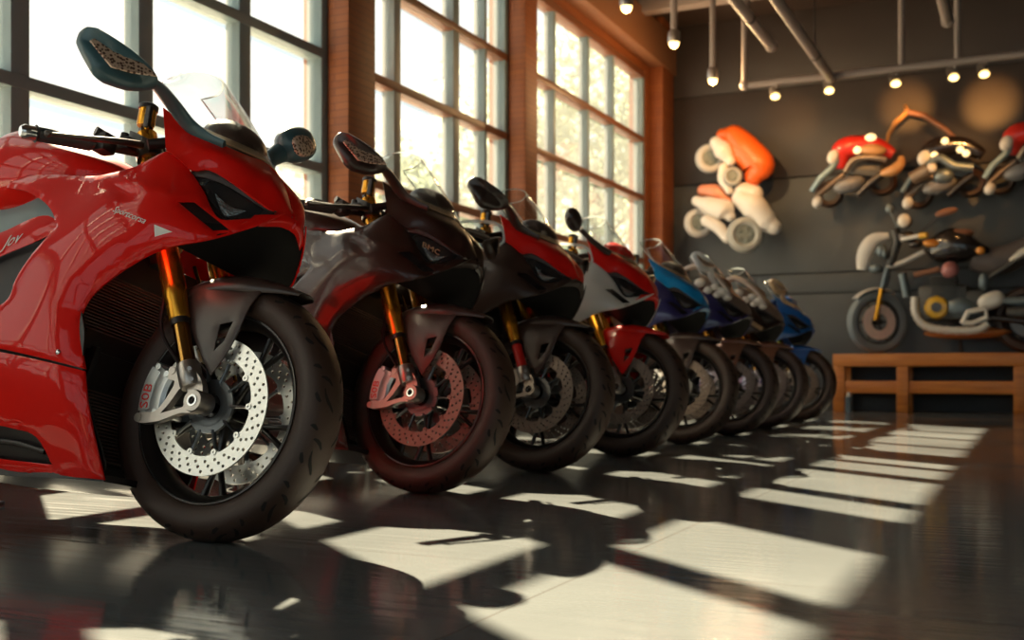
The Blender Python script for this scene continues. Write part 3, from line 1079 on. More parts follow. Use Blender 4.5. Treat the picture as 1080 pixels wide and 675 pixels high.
# the raised far mirror of the nearest machine
mh = MB().tube([(-0.10, .150, .985), (-.17, .20, 1.05), (-.205, .245, 1.105), (-.20, .285, 1.145)], [.020, .020, .024, .030], 14)
K('msh', 'mirror_stalk', mh, ['mirror'], only='raised')
mh = MB().blob((-.185, .325, 1.185), (.046, .070, .052), rot=Matrix.Rotation(.5, 3, 'X') @ Matrix.Rotation(-.3, 3, 'Y'), pw=.8)
K('mhh', 'mirror', mh, ['mirror'], only='raised')
mh = MB().blob((-.150, .315, 1.176), (.016, .046, .034), rot=Matrix.Rotation(.5, 3, 'X') @ Matrix.Rotation(-.3, 3, 'Y'), pw=.8)
K('mhi', 'mirror_insert', mh, ['insert'], 'mhh', only='raised')

# --- tank, seat, tail


def loft(secs, nring=24, nu=6, mi=0, cap=True):
    """secs: (x, z_low, z_high, half_width, squareness) cross sections along x"""
    S = [Vector((s[0], s[1], s[2])) for s in secs]
    W = [Vector((s[3], s[4], 0)) for s in secs]
    tot = (len(secs) - 1) * nu
    V, F = [], []
    for i in range(tot + 1):
        s = catmull(S, i / tot)
        w = catmull(W, i / tot)
        for j in range(nring):
            a = 2 * PI * j / nring
            ca, sa = math.cos(a), math.sin(a)
            e = w.y
            yy = math.copysign(abs(ca) ** e, ca) * w.x
            zz = (s.y + s.z) / 2 + math.copysign(abs(sa) ** e, sa) * (s.z - s.y) / 2
            V.append((s.x, yy, zz))
    for i in range(tot):
        for j in range(nring):
            j2 = (j + 1) % nring
            F.append((i * nring + j, (i + 1) * nring + j, (i + 1) * nring + j2, i * nring + j2))
    if cap:
        F.append(tuple(range(nring)))
        F.append(tuple(reversed(range(tot * nring, (tot + 1) * nring))))
    return MB().add(V, F, mi)


tank = loft([(-.365, .88, .935, .105, .8), (-.42, .86, .975, .155, .8), (-.52, .83, 1.022, .190, .85), (-.66, .80, 1.078, .205, .9), (-.80, .80, 1.105, .195, .9), (-.90, .80, 1.02, .150, .9), (-1.0, .79, .90, .105, .9)], 36)
K('tank', 'fuel_tank', tank, ['body'])
K('tcap', 'filler_cap', MB().lathe([(0.001, 0.012), (0.045, 0.012), (0.05, 0.006), (0.05, -0.012)], (-0.66, 0, 1.076), 'Z', 28), ['steeld'], 'tank')
K('seat', 'seat', loft([(-.93, .80, .86, .10, .7), (-1.0, .78, .875, .14, .6), (-1.15, .79, .865, .15, .55), (-1.28, .82, .90, .13, .6), (-1.33, .85, .95, .10, .7)], 28), ['seat'])
K('tail', 'tail_unit', loft([(-1.10, .76, .80, .12, .7), (-1.25, .78, .86, .13, .7), (-1.36, .84, .985, .12, .8), (-1.50, .90, .990, .085, .8), (-1.64, .955, .985, .035, .8)], 28), ['body'])
K('taillamp', 'tail_lamp', MB().box((-1.625, 0, .955), (.04, .09, .018), bev=.006), ['reddecal'], 'tail')
sub = MB()
for sg in (-1, 1):
    sub.tube([(-.80, sg * .12, .62), (-1.0, sg * .13, .74), (-1.30, sg * .09, .83)], .016, 10)
    sub.tube([(-.36, sg * .10, .80), (-.55, sg * .17, .72), (-.86, sg * .13, .52), (-.90, sg * .12, .36)], .026, 12)
K('frame', 'main_frame', sub, ['steeld'])
eng = MB()
eng.box((-.62, 0, .40), (.40, .34, .30), bev=.04)
eng.box((-.50, 0, .60), (.26, .30, .26), bev=.04, rot=Matrix.Rotation(.4, 3, 'Y'))
eng.box((-.80, 0, .62), (.22, .28, .24), bev=.04)
eng.lathe([(.001, .02), (.075, .02), (.085, .01), (.085, -.02), (.001, -.02)], (-.70, -.18, .36), 'Y', 28)
K('engine', 'engine', eng, ['steeld'])
rad = MB()
RR = Matrix.Rotation(0.20, 3, 'Y')
for zc, hh, xc, hw in ((.60, .25, -.335, .215), (.30, .27, -.315, .165)):
    rad.box((xc - .02, 0, zc), (.03, hw * 2, hh), 1, bev=.006, rot=RR)
    nf = int(hh / 0.0085)
    for i in range(nf):
        z = zc - hh / 2 + (i + .5) * hh / nf
        rad.box((xc + .002 + (z - zc) * math.tan(0.20) * -1 + 0 * z, 0, z), (.016, hw * 1.94, .0032), 0)
    rad.box((xc - .02, -hw, zc), (.05, .02, hh + .02), 1, bev=.006, rot=RR)
    rad.box((xc - .02, hw, zc), (.05, .02, hh + .02), 1, bev=.006, rot=RR)
rad.box((-.325, 0, .455), (.05, .40, .05), 1, bev=.008)
K('rad', 'radiator', rad, ['rad', 'plastic'])
for side, sg in (('r', -1), ('l', 1)):
    gs = smooth_loop([(-.285, .520), (-.262, .455), (-.256, .37), (-.232, .24), (-.215, .140), (-.30, .145), (-.34, .30), (-.36, .45), (-.36, .62), (-.25, .60)], 0.02)
    gd = TPS([(-.285, .52, -.246), (-.256, .37, -.234), (-.215, .14, -.150), (-.30, .145, -.155), (-.36, .45, -.246), (-.36, .62, -.246), (-.25, .6, -.234), (-.3, .3, -.215)])
    p = panel(gs, [], gd, .006, .02, 0.004, 0)
    K('inner' + side, 'inner_panel', p if sg < 0 else p.mirrored(), ['plastic'])
belly = smooth_loop([(-.80, -.155), (-.50, -.165), (-.25, -.165), (-.205, -.15), (-.19, 0), (-.205, .15), (-.25, .165), (-.50, .165), (-.80, .155)], .04)
K('belly', 'belly_pan', MB().prism(belly, lambda a, b, d: (a, b, d + 0.03 * max(0, -a - .5)), .112, .128), ['plastic'])
sw = MB()
for sg in (-1, 1):
    sw.tube([(-.90, sg * .11, .40), (-1.15, sg * .13, .39), (-1.44, sg * .13, .318)], [.035, .032, .026], 14)
sw.tube([(-.92, -.12, .40), (-.92, .12, .40)], .04, 14)
K('swing', 'swingarm', sw, ['steeld'])
K('rtyre', 'rear_tyre', tyre_mb(RAX, 0.318, 0.061, 0.234, True, 72, 1.55), ['rubber', 'groove'])
K('rrim', 'rear_rim', rim_mb(RAX, 0.234, 5, 1.5), ['rim', 'rimedge'], sharp=45)
K('rdisc', 'rear_disc', disc_mb(RAX, -0.10, 0.118, 0.085, False), ['disc'])
ex = MB()
exs = [Vector((-.55, .05, .25)), Vector((-.80, .0, .15)), Vector((-1.0, -.10, .22)), Vector((-1.13, -.17, .30)), Vector((-1.36, -.19, .42))]
exp_ = [catmull(exs, i / 24) for i in range(25)]
ex.tube(exp_, [0.027 if i < 14 else 0.027 + 0.022 * min(1, (i - 14) / 5) for i in range(25)], 16)
K('exh', 'exhaust', ex, ['cast'])
for side, sg in (('r', -1), ('l', 1)):
    K('peg' + side, 'footrest', MB().tube([(-.93, sg * .14, .40), (-.95, sg * .25, .41)], .010, 10).box((-.94, sg * .135, .42), (.10, .012, .12), bev=.005), ['steeld'])
K('stand', 'side_stand', MB().tube([(-.98, .10, .22), (-1.04, .22, .135), (-1.08, .275, .082)], [.014, .012, .012], 10).box((-1.085, .283, .078), (.07, .05, .012), bev=.004, rot=Matrix.Rotation(math.radians(14), 3, 'X')), ['steeld'])


# --- markings of the first motorcycle
def on_side(off):
    def fn(u, v, w, ox, oz, dx, dz):
        x = ox + u * dx - v * dz
        z = oz + u * dz + v * dx
        return (x, side_depth(x, z) - off - w, z)
    return fn


os_ = on_side(0.0012)
c_ = math.cos(math.radians(-19))
s_ = math.sin(math.radians(-19))
K('script', 'lettering', text_mb('Sportcorsa', 0.023, 0.0004, lambda u, v, w: os_(u, v, w, -0.232, 0.752, c_, s_), shear=0.35), ['decal'], only='raised')
tri = smooth_loop([(-.110, .718, 1), (-.068, .704, 1), (-.108, .690, 1)], .01)
K('tri', 'triangle_decal', panel(tri, [], side_depth, 0.0006, 0.01, -0.0008, 0), ['decal'], only='raised')
K('swoosh', 'cover_lettering', text_mb('Jov', 0.050, 0.0005, lambda u, v, w: (lambda x, z: (x, SIDE(x, z) + 0.018 - w, z))(-0.625 + u * .98 - v * .05, 0.688 + v * .9 + u * .22), shear=0.5), ['decal'], only='raised')
K('plate', 'name_strip', panel(smooth_loop([(-.10, .775, 1), (.0, .715, 1), (-.012, .690, 1), (-.115, .748, 1)], .02), [], side_depth, 0.001, 0.012, -0.0012, 0), ['tan'], only='plated')
K('platetxt', 'lettering', text_mb('GZIDIS', 0.022, 0.0006, lambda u, v, w: on_side(0.0016)(u, v, w, -0.100, 0.750, math.cos(-.53), math.sin(-.53))), ['satin'], 'plate', only='plated')
K('lampscript', 'lettering', text_mb('BMC', 0.030, 0.0006, lambda u, v, w: (lambda x, z: (x, hd(x, z) + 0.0046 - w, z))(-0.035 + u * .93, 0.825 + v * .9 - u * .42)), ['tan'], 'lampr', only='scripted')

df = smooth_loop([(-.430, 1.000), (-.385, 1.030), (-.300, 1.035), (-.215, 1.015), (-.175, .970), (-.168, .930), (-.185, .900, 1), (-.36, .878, 1), (-.41, .905)], .012)
dfd = TPS([(-.43, 1.0, -.215), (-.3, 1.03, -.185), (-.17, .95, -.190), (-.185, .90, -.206), (-.36, .878, -.216), (-.3, .95, -.212)])
K('defl', 'side_deflector', panel(df, [], dfd, .003, .02), ['screen'], only='deflected')
K('defe', 'deflector_edge', MB().tube([(x, dfd(x, z), z) for x, z in df + df[:1]], .0070, 8), ['screenedge'], 'defl', only='deflected')
gg = MB()
for gx, gy, gz, gr in ((-.10, -.17, .955, .030), (-.05, -.165, .925, .034), (-.14, -.195, .930, .026), (-.02, -.150, .895, .028), (-.20, -.19, .985, .032), (-.08, -.185, .900, .022)):
    gg.blob((gx, gy, gz), (gr * 1.2, gr * .8, gr), nu=14, nv=8)
K('gauge', 'gauge_cluster', gg, ['ivory'], only='gauges')
K('brow8', 'cowl_arch', MB().tube([catmull([Vector((-.34, -.12, 1.10)), Vector((-.24, -.155, 1.115)), Vector((-.12, -.165, 1.05)), Vector((-.03, -.165, .955)), Vector((.0, -.15, .89))], i / 16) for i in range(17)], .020, 10), ['archc'], only='gauges')

M_IVORYG = mat('ivory_gauge', (0.70, 0.62, 0.52), 0.35, 0, 0.4)
M_ARCH = mat('brushed_brown_arch', (0.34, 0.26, 0.21), 0.35, 0.3, 0.4)
M_DARK = mat('matt_black_duct', (0.006, 0.005, 0.005), 0.75, spec=0.2)
BASEPAL = dict(spar=mat('grey_teal_frame', (0.20, 0.27, 0.28), 0.4, 0.2), dark=M_DARK, ivory=M_IVORYG, archc=M_ARCH, rubber=M_RUBBER, groove=M_GROOVE, rim=M_RIM, rimedge=M_RIMEDGE, disc=M_DISC, carrier=M_CARRIER, gold=M_GOLD, plastic=M_PLASTIC,
               stanchion=M_GOLDL, cast=M_CAST, chrome=M_CHROME, caliper=M_CALIPER, reddecal=M_REDDECAL, decal=M_DECAL, fender=M_FENDER, body=M_BLACKP,
               lower=M_BLACKP, nose=M_BLACKP, noselow=M_BLACKP, satin=M_SATIN, lens=M_LIGHTLENS, drl=M_DRL, screen=M_SCREEN, screenedge=M_SCREENEDGE,
               tan=M_TAN, steeld=M_STEELD, grip=M_GRIP, mirror=M_MIRRORB, insert=M_INSERT, seat=M_SEAT, rad=M_RAD)
for key, name, me, mk, par, only in KIT:
    for k_ in mk:
        me.materials.append(BASEPAL[k_])


def sport_bike(x, y, label, pal, marks=('plain',), yaw=0.0, lean=14.0, skip=()):
    root = empty('motorcycle', (x, y, 0), (math.radians(-lean), 0, math.radians(yaw)))
    root.rotation_mode = 'XYZ'
    tag(root, label, 'motorcycle', 'sport motorcycles in the row')
    P = dict(BASEPAL)
    P.update(pal)
    made = {}
    for key, name, me, mk, par, only in KIT:
        if only and only not in marks:
            continue
        if key in skip or (par in skip):
            continue
        o = bpy.data.objects.new(name, me)
        COL.objects.link(o)
        o.parent = made.get(par, root) if par else root
        for i, k_ in enumerate(mk):
            if P[k_] is not BASEPAL[k_]:
                o.material_slots[i].link = 'OBJECT'
                o.material_slots[i].material = P[k_]
        made[key] = o
    return root


M_RUBBERFAR = M_RUBBER
sport_bike(-1.775, 2.06, 'glossy red sport motorcycle with gold fork, standing nearest at the front of the row',
           dict(body=M_RED, lower=M_RED, nose=M_RED, noselow=M_RED, mirror=M_MIRROR), ('raised',))
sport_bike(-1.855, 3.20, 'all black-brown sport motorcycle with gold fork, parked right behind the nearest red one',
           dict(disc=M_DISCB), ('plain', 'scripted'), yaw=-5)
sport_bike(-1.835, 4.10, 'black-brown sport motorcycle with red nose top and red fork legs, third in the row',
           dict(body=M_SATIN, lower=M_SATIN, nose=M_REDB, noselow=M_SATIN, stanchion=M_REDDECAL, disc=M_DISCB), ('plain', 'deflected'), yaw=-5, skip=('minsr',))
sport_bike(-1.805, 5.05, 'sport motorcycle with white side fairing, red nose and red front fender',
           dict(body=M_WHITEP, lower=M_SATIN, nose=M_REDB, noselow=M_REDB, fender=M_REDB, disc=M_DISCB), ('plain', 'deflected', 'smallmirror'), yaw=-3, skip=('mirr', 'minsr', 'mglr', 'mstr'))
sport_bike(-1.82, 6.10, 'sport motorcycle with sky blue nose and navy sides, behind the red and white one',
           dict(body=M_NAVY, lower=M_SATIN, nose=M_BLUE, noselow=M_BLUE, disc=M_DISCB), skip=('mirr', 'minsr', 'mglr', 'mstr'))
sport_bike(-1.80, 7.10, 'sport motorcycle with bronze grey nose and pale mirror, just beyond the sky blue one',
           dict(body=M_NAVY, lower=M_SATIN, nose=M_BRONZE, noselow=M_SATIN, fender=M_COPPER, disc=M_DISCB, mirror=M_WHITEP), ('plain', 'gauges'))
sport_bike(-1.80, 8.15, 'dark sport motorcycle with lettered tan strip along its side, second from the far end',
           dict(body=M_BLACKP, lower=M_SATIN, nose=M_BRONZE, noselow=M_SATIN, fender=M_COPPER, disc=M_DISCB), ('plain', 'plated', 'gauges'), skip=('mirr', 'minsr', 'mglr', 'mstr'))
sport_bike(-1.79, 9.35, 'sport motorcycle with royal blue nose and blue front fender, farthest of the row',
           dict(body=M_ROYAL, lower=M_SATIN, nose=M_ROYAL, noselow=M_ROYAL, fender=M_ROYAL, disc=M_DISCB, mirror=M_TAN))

# ================================================================== the setting
WX, BY, CZ = -3.95, 12.5, 4.45          # window wall, back wall, ceiling


def floor_mat():
    m = mat('polished_concrete', (0.2, 0.19, 0.18), 0.12)
    nt = m.node_tree
    b = nt.nodes['Principled BSDF']
    tc = nt.nodes.new('ShaderNodeTexCoord')
    mp = nt.nodes.new('ShaderNodeMapping')
    mp.inputs['Location'].default_value = (2.06, -2.11, 0)
    nt.links.new(tc.outputs['Object'], mp.inputs['Vector'])
    br = nt.nodes.new('ShaderNodeTexBrick')
    br.offset = 0.0
    br.inputs['Scale'].default_value = 1.0
    br.inputs['Brick Width'].default_value = 1.25
    br.inputs['Row Height'].default_value = 1.25
    br.inputs['Mortar Size'].default_value = 0.0028
    br.inputs['Mortar Smooth'].default_value = 0.2
    br.inputs['Color1'].default_value = (0.195, 0.212, 0.220, 1)  # slight blue of the sky's reflection is put into the base colour
    br.inputs['Color2'].default_value = (0.182, 0.198, 0.206, 1)
    br.inputs['Mortar'].default_value = (0.14, 0.14, 0.14, 1)
    nt.links.new(mp.outputs['Vector'], br.inputs['Vector'])
    nz = nt.nodes.new('ShaderNodeTexNoise')
    nz.inputs['Scale'].default_value = 1.3
    nz.inputs['Detail'].default_value = 8
    nt.links.new(tc.outputs['Object'], nz.inputs['Vector'])
    mx = nt.nodes.new('ShaderNodeMix')
    mx.data_type = 'RGBA'
    mx.blend_type = 'MULTIPLY'
    mx.inputs['Factor'].default_value = 0.5
    nt.links.new(br.outputs['Color'], mx.inputs['A'])
    nt.links.new(nz.outputs['Fac'], mx.inputs['B'])
    nt.links.new(mx.outputs['Result'], b.inputs['Base Color'])
    # worn, brushed gloss
    mp2 = nt.nodes.new('ShaderNodeMapping')
    mp2.inputs['Scale'].default_value = (2.2, 34, 1)
    mp2.inputs['Rotation'].default_value = (0, 0, 0.32)
    nt.links.new(tc.outputs['Object'], mp2.inputs['Vector'])
    n2 = nt.nodes.new('ShaderNodeTexNoise')
    n2.inputs['Scale'].default_value = 1.0
    n2.inputs['Detail'].default_value = 6
    nt.links.new(mp2.outputs['Vector'], n2.inputs['Vector'])
    n3 = nt.nodes.new('ShaderNodeTexNoise')
    n3.inputs['Scale'].default_value = 0.9
    n3.inputs['Detail'].default_value = 4
    nt.links.new(tc.outputs['Object'], n3.inputs['Vector'])
    ad = nt.nodes.new('ShaderNodeMath')
    ad.operation = 'MULTIPLY'
    nt.links.new(n2.outputs['Fac'], ad.inputs[0])
    nt.links.new(n3.outputs['Fac'], ad.inputs[1])
    mr = nt.nodes.new('ShaderNodeMapRange')
    mr.inputs['From Min'].default_value = 0.12
    mr.inputs['From Max'].default_value = 0.42
    mr.inputs['To Min'].default_value = 0.04
    mr.inputs['To Max'].default_value = 0.20
    nt.links.new(ad.outputs[0], mr.inputs['Value'])
    nt.links.new(mr.outputs['Result'], b.inputs['Roughness'])
    bp = nt.nodes.new('ShaderNodeBump')
    bp.inputs['Strength'].default_value = 0.06
    bp.inputs['Distance'].default_value = 0.01
    nt.links.new(n2.outputs['Fac'], bp.inputs['Height'])
    nt.links.new(bp.outputs['Normal'], b.inputs['Normal'])
    b.inputs['Specular IOR Level'].default_value = 0.5
    return m


def brick_mat():
    m = mat('orange_brick', (0.4, 0.12, 0.03), 0.55)
    nt = m.node_tree
    b = nt.nodes['Principled BSDF']
    tc = nt.nodes.new('ShaderNodeTexCoord')
    sp = nt.nodes.new('ShaderNodeSeparateXYZ')
    cb = nt.nodes.new('ShaderNodeCombineXYZ')
    ad = nt.nodes.new('ShaderNodeMath')
    nt.links.new(tc.outputs['Object'], sp.inputs[0])
    nt.links.new(sp.outputs['X'], ad.inputs[0])
    nt.links.new(sp.outputs['Y'], ad.inputs[1])
    nt.links.new(ad.outputs[0], cb.inputs['X'])
    nt.links.new(sp.outputs['Z'], cb.inputs['Y'])
    br = nt.nodes.new('ShaderNodeTexBrick')
    br.inputs['Scale'].default_value = 1.0
    br.inputs['Brick Width'].default_value = 0.60
    br.inputs['Row Height'].default_value = 0.045
    br.inputs['Mortar Size'].default_value = 0.003
    br.inputs['Color1'].default_value = (0.30, 0.085, 0.020, 1)
    br.inputs['Color2'].default_value = (0.24, 0.064, 0.016, 1)
    br.inputs['Mortar'].default_value = (0.16, 0.045, 0.015, 1)
    nt.links.new(cb.outputs[0], br.inputs['Vector'])
    nt.links.new(br.outputs['Color'], b.inputs['Base Color'])
    bp = nt.nodes.new('ShaderNodeBump')
    bp.inputs['Strength'].default_value = 0.5
    bp.inputs['Distance'].default_value = 0.004
    bp.invert = True
    nt.links.new(br.outputs['Fac'], bp.inputs['Height'])
    nt.links.new(bp.outputs['Normal'], b.inputs['Normal'])
    return m


def wood_mat():
    m = mat('orange_wood', (0.42, 0.15, 0.03), 0.42, 0, 0.2, 0.2)
    nt = m.node_tree
    b = nt.nodes['Principled BSDF']
    tc = nt.nodes.new('ShaderNodeTexCoord')
    mp = nt.nodes.new('ShaderNodeMapping')
    mp.inputs['Scale'].default_value = (1.2, 18, 18)
    nt.links.new(tc.outputs['Object'], mp.inputs['Vector'])
    nz = nt.nodes.new('ShaderNodeTexNoise')
    nz.inputs['Scale'].default_value = 2.0
    nz.inputs['Detail'].default_value = 6
    nt.links.new(mp.outputs['Vector'], nz.inputs['Vector'])
    r = nt.nodes.new('ShaderNodeValToRGB')
    r.color_ramp.elements[0].position = 0.3
    r.color_ramp.elements[0].color = (0.52, 0.155, 0.018, 1)
    r.color_ramp.elements[1].position = 0.7
    r.color_ramp.elements[1].color = (0.70, 0.25, 0.035, 1)
    nt.links.new(nz.outputs['Fac'], r.inputs['Fac'])
    nt.links.new(r.outputs['Color'], b.inputs['Base Color'])
    return m


M_FLOOR, M_BRICK, M_WOOD = floor_mat(), brick_mat(), wood_mat()
M_SLATE = mat('slate_panel', (0.058, 0.066, 0.072), 0.5, var=0.15, scale=3, bump=0.1, bscale=60)
M_GAP = mat('panel_joint', (0.015, 0.015, 0.015), 0.8)
M_CEIL = mat('dark_ceiling', (0.045, 0.026, 0.018), 0.7, var=0.15, scale=4)
M_FRAME = mat('grey_window_frame', (0.22, 0.285, 0.30), 0.45, var=0.06, scale=8)
M_FRAMEB = mat('brown_window_rail', (0.20, 0.075, 0.035), 0.45, var=0.1, scale=8)
M_SIDEW = mat('side_wall_plaster', (0.23, 0.20, 0.18), 0.7, var=0.06, scale=5)
M_PANE = glass_mat('hazed_pane', (0.95, 0.97, 0.96), 0.02, 0.035, 1.4, (1.0, 0.98, 0.95))  # bright outdoor haze is mixed into the glass as a translucent share
M_PIPE = mat('painted_pipe', (0.30, 0.25, 0.23), 0.45)
M_BULB = mat('lamp_glow', (1, 0.8, 0.4), 0.4, emit=(1.0, 0.66, 0.22), estr=5)

fl = MB().box((1.0, 4.2, -0.06), (9.98, 17.0, 0.12))
struct(fl.build('floor', M_FLOOR), 'polished dark concrete floor with large square joints')
ce = MB().box((1.0, 4.2, CZ + 0.06), (10.3, 17.4, 0.12))
struct(ce.build('ceiling', M_CEIL), 'dark brown ceiling')

# window wall
BAYS = [(-2.40, 1.35), (1.90, 5.72), (5.96, 8.33), (8.54, 11.90)]
SILL, HEAD = 0.50, 3.80
wl = MB()
wl.box((WX - 0.1, 4.2, SILL / 2), (0.2, 17.0, SILL))
wl.box((WX - 0.1, 4.2, (HEAD + CZ) / 2), (0.2, 17.0, CZ - HEAD))
ys = [-4.3] + [q for b in BAYS for q in b] + [12.7]
for i in range(0, len(ys), 2):
    wl.box((WX - 0.1, (ys[i] + ys[i + 1]) / 2, (SILL + HEAD) / 2), (0.2, ys[i + 1] - ys[i], HEAD - SILL))
struct(wl.build('wall_left', M_BRICK), 'orange brown brick wall with tall windows')
for k, (y0, y1) in enumerate([(1.35, 1.90), (5.70, 6.01), (8.31, 8.56), (12.05, 12.48)]):
    p = MB().box((WX + 0.075, (y0 + y1) / 2, CZ / 2), (0.15, y1 - y0, CZ), bev=0.01)
    struct(p.build('pillar', M_BRICK), ['brick pillar beside the camera', 'brick pillar between first and second window', 'brick pillar between second and third window', 'brick pillar in the far corner'][k])
hd_ = MB().box((WX + 0.09, 4.2, 4.10), (0.18, 16.6, 0.44), bev=0.015)
struct(hd_.build('trim_1', mat('head_beam_brown', (0.26, 0.11, 0.05), 0.5)), 'brown head beam above the windows')
sl = MB().box((WX + 0.06, 4.2, SILL + 0.02), (0.24, 16.4, 0.04), bev=0.008)
struct(sl.build('trim_2', M_FRAMEB), 'brown window sill ledge')

MULL = [[-1.66, -0.9, -0.15, 0.6], [2.66, 3.42, 4.17, 4.93], [6.56, 7.42, 7.92], [9.33, 10.18, 10.9]]
MWID = [[0.1] * 4, [0.1] * 4, [0.09, 0.10, 0.045], [0.05, 0.05, 0.05]]
RAILS = [0.98, 1.665, 2.375, 3.03]
for k, (y0, y1) in enumerate(BAYS):
    vert, rail = MB(), MB()
    x = WX - 0.07
    for yy, w in zip(MULL[k], MWID[k]):
        vert.box((x, yy, (SILL + HEAD) / 2), (0.10, w, HEAD - SILL - 0.02), bev=0.006)
    for yy in (y0 + 0.035, y1 - 0.035):
        vert.box((x, yy, (SILL + HEAD) / 2), (0.11, 0.07, HEAD - SILL), bev=0.006)
    for z in RAILS:
        rail.box((x, (y0 + y1) / 2, z), (0.115, y1 - y0 - 0.02, 0.062), bev=0.006)
    for z in (SILL + 0.06, HEAD - 0.04):
        rail.box((x, (y0 + y1) / 2, z), (0.125, y1 - y0, 0.08), bev=0.006)
    w = vert.build('window_%d' % k, M_FRAME)
    struct(w, ['tall window beside the camera', 'tall grey framed window nearest in the picture', 'tall window with brown rails between two brick pillars', 'tall window with brown rails in the far corner'][k])
    rail.build('window_rail', M_FRAME if k < 2 else M_FRAMEB, w)
    MB().box((x, (y0 + y1) / 2, (SILL + HEAD) / 2), (0.008, y1 - y0 - 0.04, HEAD - SILL - 0.04)).build('window_pane', M_PANE, w)

# back wall of slate boards with open joints
bw = MB().box((1.0, BY + 0.12, CZ / 2), (10.3, 0.2, CZ), 1)
for z0, z1 in ((0.0, 1.28), (1.295, 1.505), (1.52, 2.58), (2.60, 3.60), (3.615, CZ)):
    bw.box((1.0, BY + 0.02, (z0 + z1) / 2), (9.9, 0.04, z1 - z0), 2 if z0 > 2.5 else 0, bev=0.004)  # upper boards: darker, lamp-warmed tone of the wall is painted into their colour
struct(bw.build('wall_back', [M_SLATE, M_GAP, mat('slate_panel_lamp_toned', (0.040, 0.030, 0.026), 0.5, var=0.15, scale=3, bump=0.1, bscale=60)]), 'dark slate panelled back wall')
struct(MB().box((6.1, 4.2, CZ / 2), (0.2, 17.0, CZ)).build('wall_right', M_SIDEW))
# glazed shop front behind the camera
fw = MB()
fw.box((1.0, -4.35, 0.25), (10.3, 0.2, 0.5)).box((1.0, -4.35, (3.9 + CZ) / 2), (10.3, 0.2, CZ - 3.9))
for x0, x1 in ((-4.15, -3.6), (0.6, 1.1), (5.2, 6.15)):
    fw.box(((x0 + x1) / 2, -4.35, 2.2), (x1 - x0, 0.2, 3.4))
struct(fw.build('wall_front', M_SIDEW))
for k, (x0, x1) in enumerate(((-3.6, 0.6), (1.1, 5.2))):
    f = MB()
    for i in range(5):
        f.box((x0 + (x1 - x0) * i / 4, -4.35, 2.2), (0.08, 0.1, 3.4), bev=0.006)
    for z in (0.5, 1.6, 2.75, 3.9):
        f.box(((x0 + x1) / 2, -4.35, z), (x1 - x0, 0.11, 0.08), bev=0.006)
    w = struct(f.build('window_%d' % (4 + k), M_FRAME))
    MB().box(((x0 + x1) / 2, -4.35, 2.2), (x1 - x0 - .02, 0.008, 3.38)).build('window_pane', M_PANE, w)

# ceiling beams and pipes
for k, y in enumerate((3.0, 6.0, 8.9, 11.3)):
    struct(MB().box((1.0, y, CZ - 0.1), (9.9, 0.16, 0.2), bev=0.01).build('ceiling_beam', M_PIPE), 'pale ceiling beam')
PIPES = [((877, 84, 10.80), 3.27, 4.0, 'brown pipe running overhead to the middle of the spotlight track'),
         ((815, 50, 9.9), None, 5.0, 'short brown pipe ending overhead beside the track end'),
         ((1000, 24, 9.9), None, 5.0, 'brown pipe end showing overhead near the right edge')]
for (px, py, Y), zz, y0, lab in PIPES:
    p = at(px, py, Y)
    t = MB().tube([(p.x, Y, p.z), (p.x, Y - 0.01, p.z), (p.x, y0, p.z)], [0.036, 0.045, 0.045], 18)
    t.lathe([(0.045, -0.03), (0.055, -0.03), (0.055, 0.03), (0.045, 0.03)], (p.x, Y - 0.08, p.z), 'Y', 18, closed=True)
    r = empty('ceiling_pipe', (0, 0, 0))
    tag(r, lab, 'pipe', 'pipes under the ceiling')
    t.build('pipe_run', M_PIPE, r)
    h = MB()
    for yy in (Y - 0.9, Y - 3.0):
        h.tube([(p.x, yy, p.z + 0.03), (p.x, yy, CZ)], 0.008, 8)
        h.lathe([(0.046, -0.015), (0.052, -0.015), (0.052, 0.015), (0.046, 0.015)], (p.x, yy, p.z), 'Y', 18, closed=True)
    h.build('pipe_hanger', M_STEELD, r)

# pendant lamps
PEND = [('nearest of three pendant lamps, high beside the third window', -2.93, 8.34), ('middle of three pendant lamps by the window corner', -2.87, 9.43),
        ('lowest looking of three pendant lamps, just before the end of the spotlight track', -2.88, 10.77)]
for lab, x, y in PEND:
    r = empty('pendant_lamp', (x, y, CZ))
    tag(r, lab, 'lamp', 'pendant lamps by the windows')
    MB().tube([(0, 0, 0), (0, 0, -1.03)], 0.030, 14).build('rod', M_PIPE, r)
    MB().lathe([(0.03, 0.0), (0.055, 0.0), (0.055, -0.02), (0.03, -0.02)], (0, 0, 0), 'Z', 20, closed=True).build('ceiling_rose', M_PIPE, r)
    MB().lathe([(0.028, 0.02), (0.050, 0.0), (0.056, -0.06), (0.050, -0.10), (0.046, -0.10), (0.050, -0.06), (0.045, 0.0), (0.024, 0.015)], (0, 0, -1.03), 'Z', 24, closed=True).build('lamp_shade', M_CAST, r)
    MB().blob((0, 0, -1.13), (0.045, 0.045, 0.05)).build('bulb', M_BULB, r)
    l = bpy.data.lights.new('pendant_light', 'POINT')
    l.energy = 14 if y < 10 else 55
    l.color = (1, 0.62, 0.28)
    l.shadow_soft_size = 0.06
    lo = bpy.data.objects.new('pendant_light', l)
    COL.objects.link(lo)
    lo.location = (x, y, 3.2)

